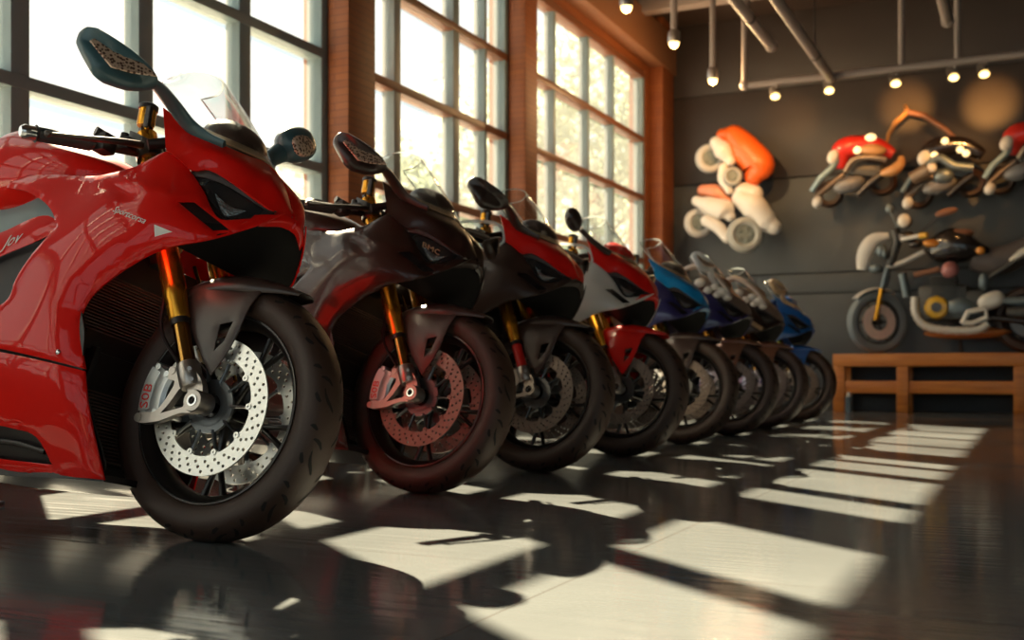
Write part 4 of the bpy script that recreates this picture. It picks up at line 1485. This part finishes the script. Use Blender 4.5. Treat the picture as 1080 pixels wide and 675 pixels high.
# spotlight track along the back wall
tr = empty('lamp_track', (-2.57, 10.8, 3.235))
tag(tr, 'long pale rail carrying the spotlights in front of the back wall', 'lamp rail')
MB().tube([(-0.03, 0, 0), (7.5, 0, 0)], 0.034, 16).build('rail', M_PIPE, tr)
MB().blob((-0.0, 0, 0), (0.05, 0.05, 0.05)).build('end_knob', M_PIPE, tr)
for dx in (0.0, 1.464, 1.945, 4.2, 6.5):
    MB().tube([(dx, 0, 0), (dx, 0, CZ - 3.235)], 0.030, 14).build('hanger_rod', M_PIPE, tr)
SP = [(-2.25, 'spotlight closest to the left end of the rail'), (-1.74, 'spotlight under the long brown overhead pipe'), (-1.14, 'spotlight under the second hanger rod of the rail'),
      (-0.64, 'spotlight under the third hanger rod of the rail'), (-0.385, 'spotlight farthest right on the rail, beyond the third hanger rod')]
for x, lab in SP:
    r = empty('spotlight', (x, 10.8, 3.235))
    tag(r, lab, 'spotlight', 'spotlights on the rail')
    d = Vector((0.25, -0.55, -0.80)).normalized()
    b0_ = Vector((-0.035, 0.02, -0.085))
    MB().tube([Vector((0, 0, -0.036)), b0_ + Vector((0, 0, -0.012))], 0.018, 10).build('bracket', M_PIPE, r)
    MB().tube([b0_ - d * 0.04, b0_ - d * 0.03, b0_ + d * 0.055, b0_ + d * 0.08], [0.03, 0.042, 0.046, 0.056], 20).build('lamp_head', M_CAST, r)
    MB().blob(b0_ + d * 0.082, (0.044, 0.044, 0.030)).build('bulb', M_BULB, r)
# the rail's spotlights really shine: small warm pools on the back wall and soft wash on what hangs there


def spot(x, target, e, size, blend_=1.0):
    l = bpy.data.lights.new('spotlight_beam', 'SPOT')
    l.energy = e
    l.color = (1, 0.45, 0.12)
    l.spot_size = math.radians(size)
    l.spot_blend = blend_
    l.shadow_soft_size = 0.04
    lo = bpy.data.objects.new('spotlight_beam', l)
    COL.objects.link(lo)
    lo.location = (x, 10.90, 3.08)
    lo.rotation_euler = (target - Vector(lo.location)).to_track_quat('-Z', 'Y').to_euler()


spot(-1.74, at(835, 126, 12.5), 90, 24)
spot(-1.14, at(955, 112, 12.5), 260, 24)
spot(-0.64, at(1044, 108, 12.5), 260, 24)
spot(-2.25, at(775, 190, 12.3), 60, 50)
spot(-0.385, at(990, 180, 12.2), 90, 60)
spot(-1.74, at(900, 180, 12.2), 50, 50)

# ================================================================== display bench with a bare motorcycle on it
bn = empty('display_bench', (-1.9, 12.1, 0))
tag(bn, 'long low orange wooden bench along the dark back wall', 'bench')
MB().box((2.45, 0.07, 0.54), (4.9, 0.56, 0.13), bev=0.008).build('bench_top', M_WOOD, bn)
for dx in (0.06, 0.69, 1.78, 2.87, 3.96, 4.82):
    for yy in (-0.155, 0.295):
        MB().box((dx, yy, 0.2375), (0.115, 0.10, 0.475), bev=0.006).build('leg', M_WOOD, bn)
for yy in (-0.155, 0.295):
    MB().box((2.45, yy, 0.26), (4.72, 0.07, 0.125), bev=0.006).build('rail', M_WOOD, bn)

M_TYREG = mat('grey_tyre', (0.21, 0.25, 0.27), 0.55, bump=0.2, bscale=300)
M_PALE = mat('pale_painted_metal', (0.66, 0.64, 0.60), 0.4, 0, 0.4)
M_PINKD = mat('pink_white_disc', (0.80, 0.62, 0.55), 0.5, 0.0, var=0.15, scale=20)
M_GREYB = mat('grey_blue_metal', (0.16, 0.20, 0.22), 0.4, 0.5)
M_TANK = mat('black_tank', (0.014, 0.010, 0.010), 0.25, 0, 0.8)
M_BROWN = mat('brown_leather', (0.25, 0.11, 0.06), 0.5, bump=0.2, bscale=150)
M_AMBER = mat('amber_lens', (0.75, 0.28, 0.03), 0.2, 0, 0.8)
M_ORANGEB = mat('orange_cowl', (0.45, 0.17, 0.05), 0.35, 0, 0.5)
M_PLUM = mat('red_grey_cover', (0.40, 0.15, 0.14), 0.4, 0.2, 0.3)
M_GREYS = mat('grey_saddle', (0.11, 0.09, 0.085), 0.55, bump=0.15, bscale=150)
M_ENG = mat('engine_grey', (0.10, 0.10, 0.095), 0.45, 0.6, var=0.3, scale=30)
M_IVORY = mat('ivory_metal', (0.72, 0.68, 0.60), 0.35, 0.1, 0.4, var=0.06, scale=25)

Y0 = 12.16
nk = empty('motorcycle', at(925, 374, Y0))
tag(nk, 'unfaired black motorcycle with yellow round engine cover, standing on the wooden bench', 'motorcycle')
ORG = Vector(nk.location)
ORG.z = 0.605
nk.location = ORG


def q(px, py, dy=0.0):
    return at(px, py, Y0) - ORG + Vector((0, dy, 0))


def wheel_thing(parent, c, R, yaw, mt, md, hw=0.055):
    e = empty('front_wheel' if yaw else 'rear_wheel', c, (0, 0, yaw))
    e.parent = parent
    pr = [(R * .70, -hw * .75), (R * .78, -hw), (R * .92, -hw * .9), (R * .985, -hw * .4), (R, 0), (R * .985, hw * .4), (R * .92, hw * .9), (R * .78, hw), (R * .70, hw * .75)]
    MB().lathe(pr, (0, 0, 0), 'Y', 48, closed=True).build('tyre', mt, e)
    r = MB().lathe([(R * .70, -hw * .8), (R * .66, -hw * .7), (R * .65, 0), (R * .66, hw * .7), (R * .70, hw * .8), (R * .72, 0)], (0, 0, 0), 'Y', 48, closed=True)
    for i in range(6):
        a = i * PI / 3
        r.tube([(0.02 * math.cos(a), 0, 0.02 * math.sin(a)), (R * .66 * math.cos(a), 0, R * .66 * math.sin(a))], 0.011, 8)
    r.tube([(0, -hw * 1.2, 0), (0, hw * 1.2, 0)], 0.03, 16)
    r.build('rim', M_RIM, e)
    MB().lathe([(R * .26, -.003), (R * .55, -.003), (R * .55, .003), (R * .26, .003)], (0, -hw * .9, 0), 'Y', 40, closed=True).build('brake_disc', md, e)
    return e


R_ = 0.335
wheel_thing(nk, Vector((0, 0, R_)), R_, math.radians(35), M_TYREG, M_PINKD)
rw = wheel_thing(nk, Vector((q(1086, 340).x, 0, R_)), R_, 0.0, M_RUBBER, M_STEELD, 0.07)
MB().lathe([(.35, -.06), (.362, -.04), (.366, 0), (.362, .04), (.35, .06), (.345, .05), (.358, 0), (.345, -.05)], (0, 0, R_), 'Y', 14, 0, math.radians(60), math.radians(135), closed=True).build('front_fender', M_PALE, nk, rot=(0, 0, math.radians(35)))
for s in (-1, 1):
    MB().tube([q(937, 283, s * .09), q(931, 306, s * .09)], .026, 14).build('fork_tube', M_GREYB, nk)
    MB().tube([q(931, 305, s * .09), q(924.5, 338, s * .09)], [.028, .022], 14).build('fork_leg', M_GOLD, nk)
MB().tube([q(935, 283), q(954, 276), q(975, 265)], .027, 12).build('frame_tube', M_PALE, nk)
fp = [catmull([q(909.5, 285, -.05), q(913, 268, -.06), q(922, 254, -.06), q(938, 249, -.05)], i / 14) for i in range(15)]
MB().tube(fp, [.018 + .028 * math.sin(PI * min(1, (i + 2) / 16)) for i in range(15)], 12, flat=1.8).build('front_cowl', M_PALE, nk)
MB().blob(q(925, 284, -.08), (.075, .05, .055)).build('headlamp', M_GREYB, nk)
MB().blob(q(930, 265, -.05), (.06, .05, .07)).blob(q(934, 268, -.07), (.03, .04, .06)).build('headlamp_pod', M_GREYB, nk)
MB().blob(q(954.5, 234, -.10), (.066, .04, .074)).build('round_lamp', M_IVORY, nk)
MB().lathe([(.066, 0), (.078, .01), (.078, .03), (.06, .07), (.001, .085)], q(954.5, 234, -.08), 'Y', 20).build('lamp_shell', M_STEELD, nk)
MB().blob(q(938, 219, .04), (.048, .03, .055)).tube([q(938, 222, .03), q(947, 240, 0)], .01, 8).build('mirror', M_GREYB, nk)
MB().tube([q(971, 247, -.15), q(992, 231, -.24)], .009, 8).build('mirror_stalk', M_STEELD, nk)
MB().blob(q(1000, 227, -.25), (.11, .03, .038), rot=Matrix.Rotation(-.22, 3, 'Y')).build('mirror', M_BROWN, nk)
MB().tube([q(944, 242, -.03), q(946, 256, 0), q(938, 280, 0)], .05, 14).build('steering_head', M_ENG, nk)
MB().blob(q(956, 250, -.05), (.09, .08, .06)).blob(q(966, 258, -.05), (.07, .06, .05)).build('instrument_cluster', M_STEELD, nk)
MB().tube([q(952, 254, -.12), q(966, 252, -.20), q(975, 251, -.22)], .022, 12).build('handlebar', M_PALE, nk)
MB().tube([q(972, 251, -.21), q(980, 251, -.24)], .030, 14).build('hand_grip', M_YELLOW, nk)
MB().blob(q(983, 258, -.12), (.085, .05, .042), rot=Matrix.Rotation(.15, 3, 'Y')).build('turn_signal', M_AMBER, nk)
tk = loft([(0, -.06, .06, .05, .8), (.08, -.14, .13, .12, .85), (.22, -.17, .20, .17, .9), (.36, -.16, .16, .17, .9), (.50, -.12, .05, .13, .9), (.60, -.10, -.02, .08, .9)], 28)
o_ = tk.build('fuel_tank', M_TANK, nk, loc=q(977, 262))
MB().blob(q(1010, 247, -.03), (.155, .10, .045), pw=.8).build('tank_pad', M_BROWN, nk)
MB().blob(q(1035, 266, -.17), (.045, .03, .04)).build('side_marker', M_AMBER, nk)
MB().tube([q(965, 291, -.10), q(992, 285, -.12)], .03, 12).build('frame_rail', M_BROWN, nk)
MB().blob(q(1003, 286, -.16), (.085, .05, .085)).build('air_cover', M_PLUM, nk)
MB().tube([q(953, 290, -.13), q(958, 314, -.13)], .042, 16).build('horn_tube', M_GREYB, nk)
en = MB()
en.box(q(995, 320, 0), (.48, .26, .36), bev=.05)
en.box(q(1022, 322, 0), (.30, .24, .30), bev=.05)
for i in range(8):
    en.box(q(996, 293 + i * 3, -.01), (.26 - .005 * i, .30, .014), bev=.004)
en.build('engine', M_ENG, nk)
MB().lathe([(.001, -.05), (.05, -.05), (.10, -.04), (.118, -.01), (.118, .02)], q(989, 325, -.14), 'Y', 32).build('engine_cover', M_YELLOW, nk)
MB().lathe([(.001, -.006), (.05, -.006), (.05, .004)], q(989, 325, -.19), 'Y', 24).build('cover_plug', M_STEELD, nk)
hp = [catmull([q(966, 314, -.12), q(967, 331, -.13), q(977, 344, -.14), q(1000, 349, -.15), q(1030, 349, -.15), q(1043, 342, -.15)], i / 30) for i in range(31)]
hdx = MB().tube(hp, .040, 14)
for i in range(2, 30, 2):
    hdx.tube([hp[i] - (hp[i + 1] - hp[i]) * .2, hp[i] + (hp[i + 1] - hp[i]) * .2], .046, 14)
hdx.build('exhaust_header', M_IVORY, nk)
MB().blob(q(1020, 351, -.02), (.42, .13, .065)).build('belly_pan', M_ORANGEB, nk)
MB().blob(q(1013, 325, -.13), (.14, .05, .10)).build('clutch_cover', M_GREYB, nk)
MB().blob(q(1046, 318, -.16), (.13, .05, .085), rot=Matrix.Rotation(-.35, 3, 'Y'), pw=.8).build('side_cover', M_IVORY, nk)
MB().tube([q(1016, 342, -.17), q(1022, 330, -.18), q(1040, 326, -.18), q(1042, 336, -.18), q(1026, 342, -.17), q(1016, 341, -.17)], .030, 12).build('footrest_bracket', M_IVORY, nk)
MB().tube([q(1034, 300, -.12), q(1050, 290, -.13), q(1072, 276, -.13)], .026, 12).build('rear_frame', M_ENG, nk)
MB().blob(q(1038, 298, -.14), (.05, .04, .09)).build('shock_absorber', M_GREYB, nk)
sp_ = [catmull([q(1026, 272), q(1045, 276), q(1064, 272), q(1082, 262), (q(1098, 254))], i / 20) for i in range(21)]
MB().tube(sp_, [.055 + .035 * math.sin(PI * min(1, .2 + i / 22)) for i in range(21)], 16, flat=1.6).build('seat', M_GREYS, nk)
MB().tube([q(1066, 277, -.10), q(1078, 268, -.11), q(1096, 258, -.11)], [.03, .045, .03], 14).build('tail_cowl', M_IVORY, nk)
MB().tube([q(1052, 318, -.14), q(1075, 319, -.16), q(1100, 316, -.17)], [.035, .05, .055], 16).build('exhaust', M_GREYB, nk)
MB().tube([q(1062, 330, -.16), q(1085, 331, -.17), q(1112, 328, -.18)], [.05, .07, .075], 16).build('silencer', M_ENG, nk)
for s in (-1, 1):
    MB().tube([q(1040, 335, s * .12), q(1086, 340, s * .12)], .03, 12).build('swingarm', M_STEELD, nk)
MB().tube([q(1010, 350, .10), Vector((q(1010, 350).x + .03, .16, .012))], .016, 10).box((q(1010, 350).x + .03, .16, .006), (.06, .05, .012), bev=.004).build('side_stand', M_STEELD, nk)

# ================================================================== motorcycles hung on the back wall
M_HRED = mat('hung_red_paint', (0.62, 0.025, 0.015), 0.35, 0, 0.6)
M_TEAL = mat('pale_teal_metal', (0.28, 0.40, 0.45), 0.35, 0.3)
M_GREYD = mat('grey_panel', (0.20, 0.20, 0.21), 0.45, 0.2)
M_CHAIN = mat('braided_metal', (0.30, 0.24, 0.19), 0.4, 0.7, bump=1.0, bscale=90)
M_TANP = mat('tan_panel', (0.50, 0.26, 0.10), 0.4, 0, 0.3, var=0.15, scale=15)
YW = 12.10


def hung_bike(shift_px, shift_py, label, kind):
    base = at(900 + shift_px, 185 + shift_py, YW)
    r = empty('hanging_motorcycle', base)
    tag(r, label, 'motorcycle', 'motorcycles hung in a line on the dark wall')

    def p(px, py, dy=0.0):
        return at(px + shift_px, py + shift_py, YW) - base + Vector((0, dy, 0))
    red = kind == 'red'
    MB().tube([p(886, 165, -.05), p(879, 178, -.07), p(866, 190, -.07), p(857, 203, -.06)], [.040, .036, .036, .030], 14).build('fork_leg', M_TEAL if red else M_GREYB, r)
    MB().tube([p(890, 183, .03), p(872, 197, .03), p(860, 208, .02)], [.03, .04, .03], 12).build('fork_leg', M_CHAIN, r)
    MB().blob(p(862.5, 213.5, -.03), (.055, .045, .065), rot=Matrix.Rotation(.3, 3, 'Y')).build('front_hub', M_PALE, r)
    MB().lathe([(.08, -.03), (.12, -.045), (.145, -.02), (.15, 0), (.145, .02), (.12, .045), (.08, .03)], p(873, 203, .12), 'Y', 36, closed=True).build('front_tyre', M_RUBBER, r)
    MB().blob(p(880, 167, -.10), (.060, .035, .078), rot=Matrix.Rotation(.35, 3, 'Y')).build('headlamp', M_PALE, r)
    c = p(895, 168, 0)
    tk_ = MB().tube([catmull([p(886, 178, 0), p(888, 160, -.02), p(902, 154, -.02), p(922, 153, -.01), p(942, 163, 0)], i / 16) for i in range(17)],
                    [.05, .065, .075, .085, .09, .092, .092, .09, .085, .08, .075, .07, .068, .065, .06, .055, .04], 16, flat=1.25)
    tk_.build('fuel_tank', M_HRED if red else M_TANK, r)
    if red:
        MB().blob(p(922, 160, -.10), (.135, .05, .062), rot=Matrix.Rotation(.15, 3, 'Y')).build('tank_panel', M_TANP, r)
        MB().tube([catmull([p(893, 183, -.10), p(902, 171, -.12), p(918, 168, -.12), p(936, 170, -.10)], i / 12) for i in range(13)], .032, 12).build('frame_tube', M_CHAIN, r)
        MB().blob(p(906, 160.5, -.12), (.042, .03, .040)).build('side_lamp', M_BULB2, r)
        MB().blob(p(919, 146.5, -.06), (.060, .04, .045)).build('top_lamp', M_BULB2, r)
        MB().tube([catmull([p(930, 184, -.06), p(943, 181, -.08), p(950, 174, -.07), p(951, 166, -.05)], i / 12) for i in range(13)], [.03, .04, .05, .055, .06, .06, .058, .055, .05, .045, .04, .035, .025], 14).build('exhaust', M_TANP, r)
    else:
        MB().tube([catmull([p(884, 176, -.1), p(897, 168, -.12), p(912, 176, -.12), p(932, 178, -.1)], i / 14) for i in range(15)], .045, 12).build('frame_tube', M_GREYB, r)
        MB().tube([p(868, 190, -.10), p(885, 180, -.12)], .075, 16).build('braided_cylinder', M_CHAIN, r)
        MB().blob(p(889, 179, -.16), (.05, .03, .05)).build('clutch_cover', M_PALE, r)
        MB().blob(p(901, 186, -.10), (.10, .06, .075)).build('side_case', M_GREYB, r)
        for bx, by in ((906, 148), (895, 163), (922, 157), (928, 161)):
            MB().blob(p(bx - 3.5, by + 2, -.12), (.036, .03, .036)).build('side_lamp', M_BULB2, r)
    MB().box(p(912, 178, .05), (.34, .16, .16), bev=.04, rot=Matrix.Rotation(.2, 3, 'Y')).build('engine', M_ENG, r)
    MB().blob(p(896, 195, -.02), (.17, .08, .085), rot=Matrix.Rotation(-.25, 3, 'Y')).build('belly_pan', M_GREYD, r)
    MB().tube([p(905, 206, -.02), p(920, 192, -.03), p(932, 184, -.04)], [.03, .045, .04], 12).build('rear_frame', M_STEELD, r)
    MB().lathe([(.08, -.04), (.12, -.055), (.145, -.02), (.15, 0), (.145, .02), (.12, .055), (.08, .04)], p(929, 190, .14), 'Y', 36, closed=True).build('rear_tyre', M_RUBBER, r)
    MB().tube([p(905, 165, .12), p(905, 165, .395)], .03, 12).build('wall_bracket', M_STEELD, r)
    return r


M_BULB2 = mat('small_lamp_glow', (1, 0.9, 0.6), 0.4, emit=(1.0, 0.74, 0.36), estr=1.3)
hung_bike(0, 0, 'red motorcycle hung on the dark wall, nearest the orange and white toy scooters', 'red')
hung_bike(95, 1, 'black motorcycle with braided cylinder and small lamps, hung between two red ones', 'dark')
hung_bike(181.5, -14, 'red motorcycle hung on the wall and cut off by the picture edge', 'red')

# cable hanger above the hung motorcycles
ca = empty('cable_hanger', at(957, 116, 12.3))
tag(ca, 'tan bent cable hanger on the wall above two hung motorcycles', 'hanger')
o0 = at(957, 116, 12.3)
MB().tube([at(955, 112, 12.45) - o0, at(957, 118, 12.3) - o0, at(944, 130, 12.25) - o0, at(937, 142, 12.2) - o0, at(935, 152, 12.15) - o0], [.02, .032, .03, .022, .014], 12).build('cable', M_TANP, ca)
MB().tube([at(957, 118, 12.3) - o0, at(975, 122, 12.28) - o0, at(998, 137, 12.25) - o0, at(1012, 150, 12.2) - o0], [.03, .03, .026, .014], 12).build('cable', M_BROWN, ca)

# ================================================================== toy scooters on the wall
M_TOYW = mat('toy_white', (0.74, 0.71, 0.66), 0.4, 0, 0.3)
M_TOYO = mat('toy_orange', (0.80, 0.13, 0.015), 0.4, 0, 0.3)
M_TOYS = mat('toy_salmon', (0.72, 0.28, 0.16), 0.4, 0, 0.3)
M_TOYT = mat('toy_grey_tyre', (0.42, 0.43, 0.40), 0.5)
M_TOYH = mat('toy_wheel_face', (0.22, 0.25, 0.23), 0.5, bump=1.0, bscale=70)
M_TOYP = mat('toy_pale_tyre', (0.60, 0.58, 0.54), 0.5)
YT = 12.15


def blend(parent, name, m, chain, base, off=0.0, flat=1.0):
    """rounded body through (px, py, radius) points"""
    P = [at(a, b, YT) - base + Vector((0, off, 0)) for a, b, r in chain]
    R = [r for a, b, r in chain]
    n = 22
    path = [catmull(P, i / n) for i in range(n + 1)]
    rad = []
    for i in range(n + 1):
        s = i / n * (len(R) - 1)
        k = min(int(s), len(R) - 2)
        u = s - k
        u = u * u * (3 - 2 * u)
        rad.append(R[k] * (1 - u) + R[k + 1] * u)
    d0 = (path[0] - path[1]).normalized()
    d1 = (path[-1] - path[-2]).normalized()
    pre = [path[0] + d0 * rad[0] * math.sin(a) for a in (1.5, 1.2, .8, .4)]
    prer = [rad[0] * math.cos(a) for a in (1.5, 1.2, .8, .4)]
    post = [path[-1] + d1 * rad[-1] * math.sin(a) for a in (.4, .8, 1.2, 1.5)]
    postr = [rad[-1] * math.cos(a) for a in (.4, .8, 1.2, 1.5)]
    return MB().tube(pre + path + post, prer + rad + postr, 20, flat=flat).build(name, m, parent)


def toy_wheel(parent, name, px, py, r, base, off, face, tyre, yaw=0.0, w=0.06):
    e = empty(name, at(px, py, YT) - base + Vector((0, off, 0)), (0, 0, yaw))
    e.parent = parent
    MB().lathe([(r * .55, -w * .7), (r * .70, -w), (r * .9, -w * .8), (r, -w * .2), (r, w * .2), (r * .9, w * .8), (r * .7, w), (r * .55, w * .7)], (0, 0, 0), 'Y', 36, closed=True).build('tyre', tyre, e)
    h = MB().lathe([(.001, -w * .62), (r * .3, -w * .66), (r * .60, -w * .5), (r * .60, w * .5), (.001, w * .6)], (0, 0, 0), 'Y', 36)
    for i in range(5):
        a = i * 2 * PI / 5
        h.blob((r * .34 * math.cos(a), -w * .62, r * .34 * math.sin(a)), (r * .13, w * .18, r * .13), nu=10, nv=6)
    h.build('wheel_face', face, e)


b1_ = at(775, 165, YT)
t1 = empty('toy_scooter', b1_)
tag(t1, 'orange and white toy scooter on the wall, above the white one', 'toy scooter')
blend(t1, 'body', M_TOYO, [(762, 143, .07), (774, 145, .125), (787, 159, .155), (800, 175, .165), (795, 186, .10)], b1_, 0.0, 1.1)
blend(t1, 'front_shield', M_TOYW, [(757, 152, .075), (764, 160, .105), (772, 171, .06)], b1_, -.07)
blend(t1, 'fork', M_TOYW, [(765, 178, .055), (764, 190, .055), (771, 202, .045)], b1_, -.08)
toy_wheel(t1, 'front_wheel', 748, 167, .165, b1_, 0.02, M_TOYH, M_TOYP, .55)
toy_wheel(t1, 'rear_wheel', 775.5, 188, .105, b1_, -.12, M_TOYH, M_TOYT, .3, .05)
MB().tube([at(785, 165, YT) - b1_ + Vector((0, .12, 0)), at(785, 165, YT) - b1_ + Vector((0, .3492, 0))], .03, 12).build('wall_bracket', M_STEELD, t1)

b2_ = at(775, 232, YT)
t2 = empty('toy_scooter', b2_)
tag(t2, 'white toy scooter with a salmon seat and big grey wheel, hung under the orange one', 'toy scooter')
blend(t2, 'seat', M_TOYS, [(742, 201, .07), (755, 203, .085), (770, 214, .05)], b2_, .0)
blend(t2, 'body', M_TOYW, [(737, 213, .06), (750, 218, .10), (766, 223, .12), (772, 229, .06)], b2_, -.08)
blend(t2, 'fork', M_TOYW, [(748, 234, .07), (760, 241, .07), (769, 252, .06)], b2_, -.10)
blend(t2, 'tail', M_TOYW, [(785, 203, .11), (796, 205, .10)], b2_, -.02)
blend(t2, 'rear_body', M_TOYW, [(783, 210, .11), (796, 219, .145), (808, 233, .125), (817, 240, .085)], b2_, -.04)
toy_wheel(t2, 'front_wheel', 736, 235, .165, b2_, .02, M_TOYH, M_TOYP, .55)
toy_wheel(t2, 'rear_wheel', 788, 249, .195, b2_, -.12, M_TOYH, M_TOYT, .35, .075)
MB().tube([at(785, 222, YT) - b2_ + Vector((0, .08, 0)), at(785, 222, YT) - b2_ + Vector((0, .3492, 0))], .03, 12).build('wall_bracket', M_STEELD, t2)

# small dark canister on the floor under the bench
cn = empty('canister', at(895.5, 430, 11.75))
cp = at(895.5, 430, 11.75)
cn.location = (cp.x, 11.75, 0)
tag(cn, 'small grey ribbed canister standing on the floor in front of the bench', 'canister')
cm = MB()
for i in range(5):
    cm.lathe([(.03, 0), (.042, .006), (.042, .026), (.03, .032)], (0, 0, .002 + i * .033), 'Z', 20, closed=True)
cm.lathe([(.001, .0), (.036, .0), (.036, .165), (.001, .165)], (0, 0, 0), 'Z', 20)
cm.build('body', M_GREYB, cn)
MB().lathe([(.001, .205), (.018, .205), (.02, .20), (.02, .17), (.036, .165)], (0, 0, 0), 'Z', 18).build('cap', M_PALE, cn)

# ================================================================== outside the windows
M_GROUND = mat('pale_yard', (0.45, 0.44, 0.40), 0.9, var=0.1, scale=0.5)
struct(MB().box((-29.0, 15.0, -0.35), (49.0, 90.0, 0.3)).build('terrain', M_GROUND), 'pale open yard outside the windows')
M_BARK = mat('bark', (0.16, 0.12, 0.09), 0.9)


def leaf_mat(name, col):
    m = bpy.data.materials.new(name)
    m.use_nodes = True
    nt = m.node_tree
    nt.nodes.clear()
    out = nt.nodes.new('ShaderNodeOutputMaterial')
    d = nt.nodes.new('ShaderNodeBsdfDiffuse')
    t = nt.nodes.new('ShaderNodeBsdfTranslucent')
    d.inputs['Color'].default_value = (*col, 1)
    t.inputs['Color'].default_value = (*[min(1, c * 1.1) for c in col], 1)
    mx = nt.nodes.new('ShaderNodeMixShader')
    mx.inputs['Fac'].default_value = 0.5
    nt.links.new(d.outputs[0], mx.inputs[1])
    nt.links.new(t.outputs[0], mx.inputs[2])
    nt.links.new(mx.outputs[0], out.inputs['Surface'])
    return m


LEAFS = [leaf_mat('haze_paled_leaves', (0.40, 0.44, 0.32)), leaf_mat('haze_paled_green_leaves', (0.36, 0.42, 0.34))]  # leaf colours lightened to carry the bright haze outside


def tree(x, y, h, w, label, k, seed):
    rnd = random.Random(seed)
    r = empty('tree', (x, y, -0.2))
    tag(r, label, 'tree', 'trees outside the windows')
    t = MB().tube([(0, 0, 0), (0.1, 0, h * .3), (0, .1, h * .6)], [.18, .14, .08], 10)
    for i in range(6):
        a = rnd.random() * 6.28
        t.tube([(0, 0, h * (.3 + .04 * i)), (math.cos(a) * w * .35, math.sin(a) * w * .35, h * (.5 + .05 * i))], [.06, .02], 6)
    t.build('trunk', M_BARK, r)
    cl = [(rnd.gauss(0, w * .24), rnd.gauss(0, w * .24), h * rnd.uniform(.38, .92)) for _ in range(26)]
    V, F = [], []
    for _ in range(5200):
        c = rnd.choice(cl)
        s = w * .15 * (1.25 - c[2] / h * .5)
        p = Vector((c[0] + rnd.gauss(0, s), c[1] + rnd.gauss(0, s), c[2] + rnd.gauss(0, s * .8)))
        a = Vector((rnd.gauss(0, 1), rnd.gauss(0, 1), rnd.gauss(0, 1))).normalized()
        b = a.orthogonal().normalized()
        L = rnd.uniform(.09, .17)
        n = len(V)
        V += [p - a * L, p + b * L * .5, p + a * L, p - b * L * .5]
        F.append((n, n + 1, n + 2, n + 3))
    MB().add(V, F).build('crown', LEAFS[k], r)


TREES = [(-13.2, 20.4, 5.6, 4.2, 'round pale tree seen low in the second window', 0), (-12.2, 24.0, 6.6, 4.4, 'taller pale tree behind the right half of the second window', 1),
         (-9.8, 25.5, 9.4, 5.4, 'tall grey green tree filling the left of the corner window', 0), (-8.0, 27.5, 10.5, 5.6, 'tallest tree, filling the right of the corner window', 1),
         (-16.5, 19.5, 4.8, 4.0, 'small pale tree seen behind the first brick pillar', 1)]
for i, (x, y, h, w, lab, k) in enumerate(TREES):
    tree(x, y, h, w, lab, k, 20 + i)

# ================================================================== light
wd_ = bpy.data.worlds.new('sky')
scene.world = wd_
wd_.use_nodes = True
nt = wd_.node_tree
bg = nt.nodes['Background']
bg.inputs['Color'].default_value = (0.84, 0.96, 1.0, 1)
bg.inputs['Strength'].default_value = 1.15
sun = bpy.data.lights.new('sun', 'SUN')
sun.energy = 50.0
sun.angle = math.radians(0.6)
sun.color = (1.0, 0.80, 0.54)
so = bpy.data.objects.new('sun', sun)
COL.objects.link(so)
el = math.radians(37.3)
dirv = Vector((0.77 * math.cos(el), -0.638 * math.cos(el), -math.sin(el)))
so.rotation_euler = dirv.to_track_quat('-Z', 'Y').to_euler()
so.location = (-12, 14, 12)

# ================================================================== camera
cam = bpy.data.cameras.new('camera')
cam.sensor_width = 36
cam.lens = FPX / 1080 * 36
cam.shift_y = (HORIZON - 337.5) / 1080
cam.clip_start = 0.05
cam.dof.use_dof = True
cam.dof.focus_distance = 2.75
cam.dof.aperture_fstop = 3.6
co = bpy.data.objects.new('camera', cam)
COL.objects.link(co)
co.location = (0, 0, EYE)
co.rotation_euler = (PI / 2, 0, YAW)
scene.camera = co

scene.view_settings.view_transform = 'Standard'
scene.view_settings.look = 'None'
scene.view_settings.gamma = 1
scene.view_settings.use_curve_mapping = False
scene.view_settings.exposure = 0.0
scene.cycles.use_denoising = True
scene.cycles.max_bounces = 10
scene.cycles.transparent_max_bounces = 24
scene.cycles.sample_clamp_indirect = 8
scene.cycles.caustics_reflective = False
scene.cycles.caustics_refractive = False
